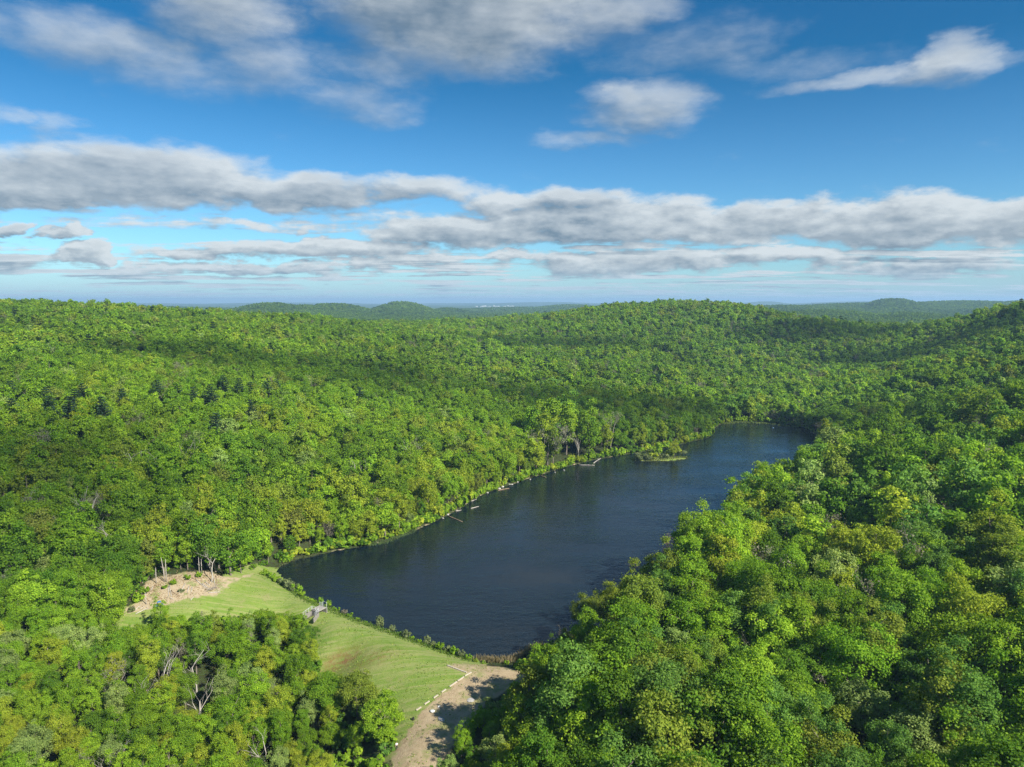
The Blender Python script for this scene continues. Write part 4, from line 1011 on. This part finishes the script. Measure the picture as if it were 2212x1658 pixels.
LOGS = [(780, 450, 785, 655, 1, 'left one of two pale poles lying side by side on the cleared slope'), (800, 435, 850, 670, 1, 'right one of two pale poles lying side by side on the cleared slope'), (835, 540, 1010, 655, 0, 'brown log at the foot of the cleared slope by the pale poles'),
        (1140, 395, 1005, 625, 1, 'pale crooked log slanting down the middle of the cleared slope'), (1230, 450, 1190, 595, 1, 'short pale log right of the crooked one'), (1300, 470, 1280, 590, 1, 'short steep pale log left of the brush heap'),
        (1380, 300, 1620, 485, 1, 'long pale trunk running into the brush heap'), (1290, 265, 1560, 350, 0, 'dark trunk lying high above the brush heap'), (1520, 390, 1640, 480, 1, 'pale trunk end just above the brush heap'), (1590, 350, 1700, 430, 1, 'upper pale trunk at the brush heap'),
        (1755, 210, 1805, 415, 1, 'curved pale stem above the right of the brush heap'), (1830, 230, 1845, 410, 0, 'thin stem at the right end of the cleared slope'), (1660, 590, 1930, 575, 1, 'thin pale pole lying on the grass under the brush heap'),
        (650, 490, 720, 465, 1, 'short pale pole high on the left cleared slope'), (440, 450, 390, 540, 1, 'pale broken branch at the left of the cleared slope'), (35, 980, 165, 860, 1, 'pole lying at the far left end of the clearing'), (150, 950, 250, 890, 1, 'short pole on bare soil left of the lime-green tree'),
        (50, 1060, 330, 930, 1, 'long thin pole along the grass edge at the left'), (1270, 750, 1340, 680, 1, 'thin stick lying on the upper lawn'), (810, 700, 885, 735, 1, 'pale stick on the grass below the two poles')]
for x0, y0, x1, y1, pale_, lb in LOGS:
    log(c5(x0, y0), c5(x1, y1), .15, .08, 'fallen_log', M_pale if pale_ else M_log, lb, 'log', 'logs on the cleared slope', branches=2 if math.hypot(x1 - x0, y1 - y0) > 180 else 0)
# brush heap of grey branches
p = c5(1730, 500); e = empty('brush_heap', p); tag(e, 'heap of grey brushwood at the right of the cleared slope', 'brush heap')
for j in range(26):
    a = random.uniform(0, 6.28); ln = random.uniform(1.6, 3.6); q0 = Vector((random.gauss(0, .8), random.gauss(0, .7), random.uniform(.05, .3))); q1 = q0 + Vector((math.cos(a) * ln, math.sin(a) * ln, random.uniform(.1, 1.4)))
    MB().tube([q0, (q0 + q1) / 2 + Vector((0, 0, .15)), q1], [.05, .035, .012], 4).build('branch', M_twig, e)
# bare poles left standing at the wood edge
SN = [(508, 375, 5.5, 'lone pale pole standing left on the cleared slope'), (698, 342, 8.5, 'leaning pale trunk, left one of the pair on the cleared slope'), (737, 346, 8, 'straight white trunk, right one of the pair on the cleared slope'), (1462, 192, 6.5, 'thin bare trunk at the wood edge, left of two'), (1514, 204, 6.5, 'thin bare trunk at the wood edge, right of two'), (1742, 146, 9, 'white bare trunk at the right end of the wood edge'), (285, 840, 4.0, 'grey sapling pole at the left end of the clearing')]
for x, y, h, lb in SN:
    p = c5(x, y); e = empty('snag', p); tag(e, lb, 'snag', 'bare trunks left standing'); dx = -.8 if 'leaning' in lb else random.uniform(-.15, .15)
    MB().tube([(0, 0, -.4), (dx * .4, 0, h * .5), (dx, 0, h)], [.15, .12, .05], 7).build('stem', M_pale, e, True)
    for j in range(4):
        z = h * random.uniform(.45, .95); a = random.uniform(0, 6.28); MB().tube([(dx * z / h, 0, z), (dx * z / h + math.cos(a) * .7, math.sin(a) * .7, z + .4)], [.04, .012], 4).build('branch', M_pale, e)
def c8(x, y): 
    q = flat_at((1150 + x / 2.949) * .72005, (1350 + y / 2.949) * .72005, .0); return np.array([q[0], q[1], -.06])
for x0, y0, x1, y1, m_, lb in [(565, 585, 700, 640, M_log, 'dark log pointing out from the left bank into the pond'), (640, 545, 690, 536, M_pale, 'short pale driftwood near the dark log'), (775, 522, 845, 503, M_pale, 'pale driftwood floating off the left bank'), (780, 457, 825, 440, M_pale, 'driftwood lying at the water edge of the left bank'),
                              (1015, 362, 1115, 343, M_log, 'brown trunk lying in shallow water by pale rocks'), (1390, 230, 1440, 248, M_log, 'dark log sticking out from the middle left bank'), (1730, 137, 1870, 140, M_pale, 'bleached fallen trunk along the far left bank'), (1860, 120, 1930, 75, M_pale, 'bleached fallen tree top on the far left bank'), (1215, 96 + 0, 1235, 84, M_pale, 'small driftwood stick off the shaded left bank')]:
    log(c8(x0, y0), c8(x1, y1), .22, .12, 'driftwood_log', m_, lb, 'driftwood', 'driftwood along the left bank', branches=3 if x0 > 1700 else 0)
M_rock = plain('pale_rock', (.42, .40, .36), (.30, .285, .26), 1.3, bmp=.05); M_white = plain('white_rock', (.62, .61, .57), (.48, .47, .43), 2.0, bmp=.03)
def rock(p, s, mat, lb, group, flat=.65, seed=0):
    bm = bmesh.new(); bmesh.ops.create_icosphere(bm, subdivisions=2, radius=1.0); r = random.Random(seed); ph = [r.uniform(0, 6) for _ in range(6)]
    for v in bm.verts:
        c = v.co; k = 1 + .16 * math.sin(2.1 * c.x + ph[0]) + .14 * math.sin(2.7 * c.y + ph[1]) + .12 * math.sin(3.3 * c.z + ph[2]) + r.uniform(-.06, .06); v.co = Vector((c.x * s * k * 1.25, c.y * s * k, c.z * s * k * flat))
    me = bpy.data.meshes.new('boulder'); bm.to_mesh(me); bm.free(); me.materials.append(mat); o = link(bpy.data.objects.new('boulder', me)); o.location = (p[0], p[1], p[2] + s * flat * .45); o.rotation_euler = (0, 0, r.uniform(0, 6)); return tag(o, lb, 'rock', group)
RK = [(710, 482, 1.25, 'large pale boulder standing at the left bank water edge'), (570, 576, .7, 'pale boulder at the foot of the dark pointing log'), (530, 607, .6, 'small pale boulder left of the dark pointing log'), (1028, 346, .9, 'pale rock in the group beside the brown trunk, left'), (1055, 330, .9, 'pale rock in the group beside the brown trunk, upper'), (1118, 308, .8, 'left of two pale square rocks on the left bank'),
      (1138, 307, .8, 'right of two pale square rocks on the left bank'), (1188, 287, .7, 'low pale rock further along the left bank'), (922, 382, .7, 'pale rock between driftwood and brown trunk'), (1300, 262, .6, 'pale rock under the bushes of the middle left bank'), (1520, 200, .6, 'pale rock on the left bank before the shaded wood'), (1600, 182, .6, 'last pale rock before the bleached fallen trunk'),
      (240, 700, .5, 'small rock at the reed fringe of the left bank'), (113, 752, .5, 'small rock at the near end of the left bank')]
for i, (x, y, s, lb) in enumerate(RK):
    q = c8(x, y); rock((q[0], q[1], -.1), s * .75, M_rock, lb, 'pale rocks along the left bank', .7, i)
def c2(x, y): return at((1100 + x / 3.687) * .72005, (1900 + y / 3.687) * .72005)
rock(c2(730, 866), .5, M_white, 'larger white slab of rock on the worn grass by the track', 'white rocks by the track', .45, 51); rock(c2(800, 817), .34, M_white, 'smaller white rock on the worn grass by the track', 'white rocks by the track', .5, 52)
rock(c2(1155, 738), .85, M_rock, 'flat grey stone lying on the sandy track', 'white rocks by the track', .16, 53); rock(c2(820, 950), .8, M_rock, 'flat grey stone in the tree shade on the track', 'white rocks by the track', .14, 54)
BE = [(890, 360, 962, 387), (966, 389, 1036, 415), (1040, 417, 1108, 441), (1085, 478, 1160, 436), (1005, 535, 1078, 487), (915, 598, 1000, 540), (828, 660, 878, 625), (740, 722, 790, 688), (640, 792, 697, 755), (548, 858, 605, 822)]
for i, (x0, y0, x1, y1) in enumerate(BE):
    a = c2(x0, y0); b = c2(x1, y1); d = b - a; L = np.linalg.norm(d); m_ = (a + b) / 2; e = empty('timber_beam', m_, math.atan2(d[1], d[0])); e.rotation_euler[1] = -math.asin(np.clip(d[2] / L, -.5, .5))
    bevel(MB().box((0, 0, .12), (L * .97, .32, .26)).build('beam', M_beam, e), .03, 2)
    for sx in (-1, 1): MB().tube([(sx * L * .32, 0, .25), (sx * L * .32, 0, .275)], [.03, .028], 8).build('spike_head', M_twig, e)
    tag(e, ('%s pale timber beam from the pond along the top of the dirt lot' % ordinal(i + 1)) if i < 3 else '%s pale timber beam down the lawn edge from the corner' % ordinal(i - 2), 'timber beam', 'timber beams edging the dirt lot')
M_black = plain('black_stump', (.02, .018, .016), (.04, .035, .03), 4)
for (x, y, lb) in ((395, 878, 'small dark stump at the grass edge, nearer the lawn'), (516, 958, 'small dark stump at the bottom corner of the lawn')):
    p = c2(x, y); e = empty('stump', p, .4); tag(e, lb, 'stump', 'dark stumps by the lawn corner'); MB().tube([(0, 0, -.1), (0, 0, .15), (.03, 0, .6)], [.36, .27, .24], 9).build('stem', M_black, e)
    for j in range(3): MB().tube([(0, 0, .12), (math.cos(j * 2.1) * .5, math.sin(j * 2.1) * .5, -.02)], [.12, .05], 5).build('root', M_black, e)

# ------------------------------------------------------------------ concrete spillway with its footbridge and chain-link fence
M_conc = plain('concrete', (.32, .295, .26), (.24, .22, .195), 1.6, bmp=.015); M_dkc = plain('shaded_concrete', (.25, .23, .20), (.17, .155, .135), 1.2); M_steel = plain('galvanised_steel', (.55, .56, .57), (.45, .46, .47), 5, .5, .5)  # M_dkc: shade on the downstream walls put into a darker concrete colour
ZB = 2.75
cnr = [flat_at(x, y, ZB) for x, y in ((675.7, 1315.7), (686.6, 1321.4), (704.3, 1313.1), (690.8, 1307.9))]
ctr = sum(cnr) / 4; al = (cnr[2] + cnr[3] - cnr[0] - cnr[1]) / 2; Lb = np.linalg.norm(al); Wb = np.linalg.norm((cnr[1] + cnr[2] - cnr[0] - cnr[3]) / 2) * .92
br = empty('spillway_footbridge', (ctr[0], ctr[1], ZB), math.atan2(al[1], al[0])); tag(br, 'concrete spillway slab with grey fences between lawn and pond', 'spillway')
# local x points upstream, y to the left
bevel(MB().box((0, 0, -.15), (Lb, Wb, .3)).build('deck', M_conc, br), .03)
for sy in (-1, 1): bevel(MB().box((0, sy * (Wb / 2 - .09), .06), (Lb * .98, .16, .12)).build('kerb', M_conc, br), .02)
MB().box((-Lb / 2 - .12, 0, -1.5), (.24, Wb + .5, 2.7)).build('headwall', M_dkc, br)
MB().box((Lb / 2 + .12, 0, -1.2), (.24, Wb + .5, 2.1)).build('intake_wall', M_conc, br)
for sy in (-1, 1):
    MB().box((-Lb / 2 - 1.5, sy * (Wb / 2 + .45) , -1.55), (3.0, .24, 1.5), sy * -.25, 0, -.16).build('wing_wall', M_dkc, br)
def fence_run(p0, p1, h, n, nm):
    p0 = Vector(p0); p1 = Vector(p1); f = None; d = p1 - p0
    fm_ = MB(); cellw = .28
    k = max(3, int(d.length / cellw)); rows = max(3, int(h / cellw))
    for i in range(k + 1):
        for s in (-1, 1):
            q0 = p0 + d * (i / k); j = i + s * rows; t1 = min(max(j / k, 0), 1); frac = abs(t1 * k - i) / rows
            if frac > .05: fm_.tube([q0 + Vector((0, 0, .06)), p0 + d * t1 + Vector((0, 0, .06 + (h - .1) * frac))], [.006, .006], 3, cap=False)
    f = fm_.build('chain_mesh', M_steel, br); f['kind'] = 'stuff'
    for i in range(n): q = p0 + d * (i / (n - 1)); MB().tube([q + Vector((0, 0, -.35)), q + Vector((0, 0, h)), q + Vector((0, 0, h + .05))], [.055, .055, .03], 8).build('post', M_steel, br)
    MB().tube([p0 + Vector((0, 0, h)), p1 + Vector((0, 0, h))], [.032, .032], 6).build('rail', M_steel, br)
fence_run((Lb / 2, -Wb / 2 - .3, 0), (Lb / 2, 0, 0), 1.75, 2, 'upstream'); fence_run((Lb / 2, .25, 0), (Lb / 2, Wb / 2, 0), 1.2, 3, 'upstream')
fence_run((-Lb / 2, Wb / 2 + .3, -.1), (-Lb / 2 - 2.9, Wb / 2 + 1.0, -1.1), 1.0, 4, 'wing'); fence_run((-Lb / 2, -Wb / 2 - .1, -.1), (-Lb / 2 - 2.0, -Wb / 2 - .6, -.6), 1.1, 3, 'wing'); fence_run((-Lb / 2 + .05, -Wb / 2, 0), (-Lb / 2 + .05, Wb / 2, 0), 1.05, 3, 'head')

# ------------------------------------------------------------------ person by the track
def plain1(name, c, rough=.8): return plain(name, c, tuple(x * .9 for x in c), 6, rough)
M_skin = plain1('skin', (.45, .28, .2)); M_shirt = plain1('white_cotton', (.78, .78, .78)); M_trou = plain1('dark_cloth', (.035, .035, .045)); M_hair = plain1('dark_hair', (.03, .022, .018)); M_shoe = plain1('shoe_leather', (.05, .04, .035))
def skin(name, pts, edges, rad, mat, parent, root=0, sub=2):
    me = bpy.data.meshes.new(name); me.from_pydata(pts, edges, []); me.materials.append(mat); o = link(bpy.data.objects.new(name, me), parent)
    m1 = o.modifiers.new('skin', 'SKIN'); o.modifiers.new('sub', 'SUBSURF').render_levels = sub
    for i, d_ in enumerate(me.skin_vertices[0].data): d_.radius = (rad[i], rad[i]) if not isinstance(rad[i], tuple) else rad[i]; d_.use_root = i == root
    return o
pp = at(857, 1619); pe = empty('person', pp, R(200)); tag(pe, 'person in white shirt and dark trousers standing beside the dirt track', 'person')
BP = [(0, 0, .95), (0, 0, 1.15), (0, 0, 1.38), (0, 0, 1.47), (0, .01, 1.55), (0, .015, 1.66), (.20, 0, 1.40), (.27, -.01, 1.13), (.27, .08, .90), (.26, .11, .80), (-.20, 0, 1.40), (-.27, -.01, 1.13), (-.27, .08, .90), (-.26, .11, .80),
      (.10, 0, .88), (.11, .02, .48), (.11, 0, .09), (.11, .15, .05), (-.10, 0, .88), (-.11, .05, .48), (-.11, -.03, .09), (-.11, .12, .05), (0, .02, 1.74)]
BEd = [(0, 1), (1, 2), (2, 3), (3, 4), (4, 5), (5, 22), (2, 6), (6, 7), (7, 8), (8, 9), (2, 10), (10, 11), (11, 12), (12, 13), (0, 14), (14, 15), (15, 16), (16, 17), (0, 18), (18, 19), (19, 20), (20, 21)]
BR = [(.15, .11), (.14, .10), (.16, .11), .065, .075, .10, .07, .048, .036, .032, .07, .048, .036, .032, .095, .065, .045, .04, .095, .065, .045, .04, .06]
skin('body', BP, BEd, BR, M_skin, pe)
skin('shirt', [BP[i] for i in (0, 1, 2, 6, 7, 10, 11)], [(0, 1), (1, 2), (2, 3), (3, 4), (2, 5), (5, 6)], [(.165, .125), (.158, .118), (.178, .128), .085, .066, .085, .066], M_shirt, pe)
skin('trousers', [BP[i] for i in (0, 14, 15, 16, 18, 19, 20)], [(0, 1), (1, 2), (2, 3), (0, 4), (4, 5), (5, 6)], [(.162, .122), .112, .082, .068, .112, .082, .068], M_trou, pe)
skin('hair', [(0, -.01, 1.70), (0, -.01, 1.77)], [(0, 1)], [.105, .07], M_hair, pe)
for s in (-1, 1):
    for k_ in range(4): MB().tube([(s * .26 + (k_ - 1.5) * .018, .115, .79), (s * .26 + (k_ - 1.5) * .02, .125, .745), (s * .26 + (k_ - 1.5) * .018, .115, .71 + abs(k_ - 1.5) * .008)], [.010, .009, .006], 5).build('finger', M_skin, pe)
    MB().tube([(s * .235, .12, .80), (s * .222, .145, .765), (s * .225, .15, .745)], [.011, .010, .007], 5).build('thumb', M_skin, pe)
    bevel(MB().box((s * .11, .06 if s > 0 else .03, .04), (.10, .27, .08)).build('shoe', M_shoe, pe), .03, 2)

# ------------------------------------------------------------------ small blue vehicle behind the lime-green tree
M_blue = plain('blue_paint', (.03, .16, .42), (.035, .19, .48), 3, .35, .5); M_rub = plain1('rubber', (.02, .02, .02))
vp = at(344, 1313); ve = empty('utility_vehicle', vp, R(35)); tag(ve, 'small blue and black utility vehicle half hidden by the lime-green tree', 'vehicle')
bevel(MB().box((0, 0, .55), (2.4, 1.2, .35)).build('chassis', M_rub, ve), .05, 2); bevel(MB().box((.85, 0, .85), (.75, 1.25, .35), 0, 0, .12).build('bonnet', M_blue, ve), .08, 2); bevel(MB().box((-.75, 0, .92), (1.0, 1.3, .36)).build('cargo_bed', M_blue, ve), .05, 2)
bevel(MB().box((.0, 0, 1.92), (1.15, 1.2, .07)).build('roof', M_blue, ve), .03, 2); bevel(MB().box((-.1, 0, .85), (.5, 1.1, .16)).build('seat', M_rub, ve), .04, 2); bevel(MB().box((-.32, 0, 1.15), (.12, 1.1, .5)).build('backrest', M_rub, ve), .04, 2)
for sx, sy in ((.5, .55), (.5, -.55), (-.5, .55), (-.5, -.55)): MB().tube([(sx * 1.1, sy, .8), (sx, sy, 1.9)], [.03, .03], 6).build('roof_post', M_rub, ve)
for sx in (.85, -.85):
    for sy in (.62, -.62):
        w_ = MB().tube([(sx, sy - .12, .32), (sx, sy - .10, .32), (sx, sy + .10, .32), (sx, sy + .12, .32)], [.26, .32, .32, .26], 14).build('wheel', M_rub, ve); MB().tube([(sx, sy - .13, .32), (sx, sy + .13, .32)], [.14, .14], 10).build('rim', M_steel, w_)
for sy in (.4, -.4): MB().tube([(1.22, sy, .86), (1.25, sy, .86)], [.08, .07], 8).build('headlight', M_white, ve)
# kayak on the far water
q = flat_at(1670, 925, .05); ke = empty('kayak', (q[0], q[1], 0), R(65)); tag(ke, 'small pale blue kayak floating near the far end of the pond', 'kayak')
kb = MB(); st_ = [(-1.7, .03, .30), (-1.1, .22, .24), (0, .36, .22), (1.1, .22, .24), (1.7, .03, .32)]
for x, w, z in st_: kb.v += [(x, -w, z), (x, 0, z - .34 if abs(x) < 1.6 else z - .12), (x, w, z), (x, 0, z + .08)]
for i in range(4):
    for j in range(4): kb.f.append((i * 4 + j, i * 4 + (j + 1) % 4, i * 4 + 4 + (j + 1) % 4, i * 4 + 4 + j))
kb.f += [(3, 2, 1, 0), (16, 17, 18, 19)]; M_kay = plain('kayak_plastic', (.20, .42, .72), (.25, .5, .8), 2, .35, .5); kb.build('hull', M_kay, ke, True)
MB().tube([(-.45, 0, .29), (-.45, 0, .33)], [.30, .27], 12).build('cockpit_rim', M_rub, ke); MB().tube([(-.1, -1.0, .5), (-.1, 1.0, .5)], [.02, .02], 6).build('paddle', M_white, ke)

# ------------------------------------------------------------------ far town: white buildings and tanks
M_wht = plain('white_render', (.62, .62, .60), (.55, .55, .53), .05); M_win = plain1('window_glass', (.06, .08, .1), .2); M_rf = plain1('flat_roof', (.5, .5, .5))
for i, (X, w, h, dp) in enumerate([(1030, 60, 22, 40), (1040, 60, 16, 40), (1046, 110, 26, 50), (1057, 90, 14, 50), (1067, 45, 30, 40), (1075, 120, 16, 50), (1090, 80, 14, 50), (1098, 50, 26, 40), (1106, 110, 17, 50)]):
    a, _e = azel(X, 667); d = 9000 + i * 25; x, y = d * math.sin(a), d * math.cos(a); z = max(h1(x, y), CAM_Z + d * math.tan(azel(X, 668)[1])); e = empty('town_building', (x, y, z - 8), -a)
    tag(e, 'tiny white building in the far blue valley, %s from the left' % ordinal(i + 1), 'building', 'white buildings in the far valley')
    w *= .5; h *= .8
    MB().box((0, 0, h / 2), (w, dp, h)).build('wall', M_wht, e); rf = MB().box((0, 0, h + .4), (w + 1, dp + 1, .8)).build('roof', M_rf, e); MB().box((w * .2, 0, h + 2.3), (w * .15, dp * .3, 3)).build('plant_room', M_wht, rf)
    k = max(2, int(w / 12))
    for j in range(k): MB().box(((j + .5) / k * w - w / 2, -dp / 2 - .05, h * .5), (w / k * .5, .2, h * .35)).build('window', M_win, e)

# ------------------------------------------------------------------ clouds outside the picture whose shade lies on the hills
mc = bpy.data.materials.new('cloud_vapour'); mc.use_nodes = True; t = NT(mc.node_tree); t.n.clear()
d1_ = t.n.new('ShaderNodeBsdfDiffuse'); d1_.inputs[0].default_value = cl(.9, .9, .9); d2_ = t.n.new('ShaderNodeBsdfTransparent'); mx = t.n.new('ShaderNodeMixShader')
gn = t.n.new('ShaderNodeNewGeometry'); t.l.new(t.rng(t.noise(gn.outputs['Position'], .012, 4, .6), .38, .62, .50, .80), mx.inputs[0]); t.l.new(d1_.outputs[0], mx.inputs[1]); t.l.new(d2_.outputs[0], mx.inputs[2])
om = t.n.new('ShaderNodeOutputMaterial'); t.l.new(mx.outputs[0], om.inputs[0])
def cloud(X, Y, rx, ry, seed, alt=3200.0):
    p = Vector(at(X, Y, 12.0)); rx *= .72; ry *= .72; c = p + SUN * ((alt - p.z) / SUN.z); r = random.Random(seed); bm = bmesh.new()
    for j in range(11):
        q = Vector((r.gauss(0, .42) * rx, r.gauss(0, .42) * ry, r.uniform(-.1, .25) * 60)); s = r.uniform(.35, .6)
        g_ = bmesh.ops.create_icosphere(bm, subdivisions=3, radius=1.0)
        ph = [r.uniform(0, 6) for _ in range(3)]
        for v in g_['verts']:
            k = 1 + .13 * math.sin(5 * v.co.x + ph[0]) + .13 * math.sin(6 * v.co.y + ph[1]) + .1 * math.sin(7 * v.co.z + ph[2]); v.co = Vector((v.co.x * rx * s * k, v.co.y * ry * s * k, v.co.z * 38 * k)) + q
    me = bpy.data.meshes.new('cloud'); bm.to_mesh(me); bm.free(); me.materials.append(mc); o = link(bpy.data.objects.new('cloud', me)); o.location = c; rm = o.modifiers.new('remesh', 'REMESH'); rm.mode = 'VOXEL'; rm.voxel_size = 6.0; tag(o, 'white cloud high above the hills', 'cloud', 'clouds whose shade lies on the hills', kind='stuff')
for i, a in enumerate([(500, 770, 190, 60), (40, 1020, 70, 40), (1270, 868, 150, 62), (1770, 712, 130, 90), (2120, 880, 90, 50), (1150, 740, 170, 55), (2150, 700, 150, 60)]): cloud(*a, 70 + i)

# ------------------------------------------------------------------ haze
mh = bpy.data.materials.new('haze_air'); mh.use_nodes = True; t = NT(mh.node_tree); t.n.clear()
pv = t.n.new('ShaderNodeVolumePrincipled'); pv.inputs['Color'].default_value = cl(.42, .68, .96); pv.inputs['Density'].default_value = 9.0e-5; pv.inputs['Anisotropy'].default_value = 0.1
om = t.n.new('ShaderNodeOutputMaterial'); t.l.new(pv.outputs[0], om.inputs['Volume'])
hb = MB().box((-150, 2610, 82), (45200, 44300, 206)).build('haze', mh); tag(hb, 'thin bluish haze over the whole country', 'haze', kind='stuff')
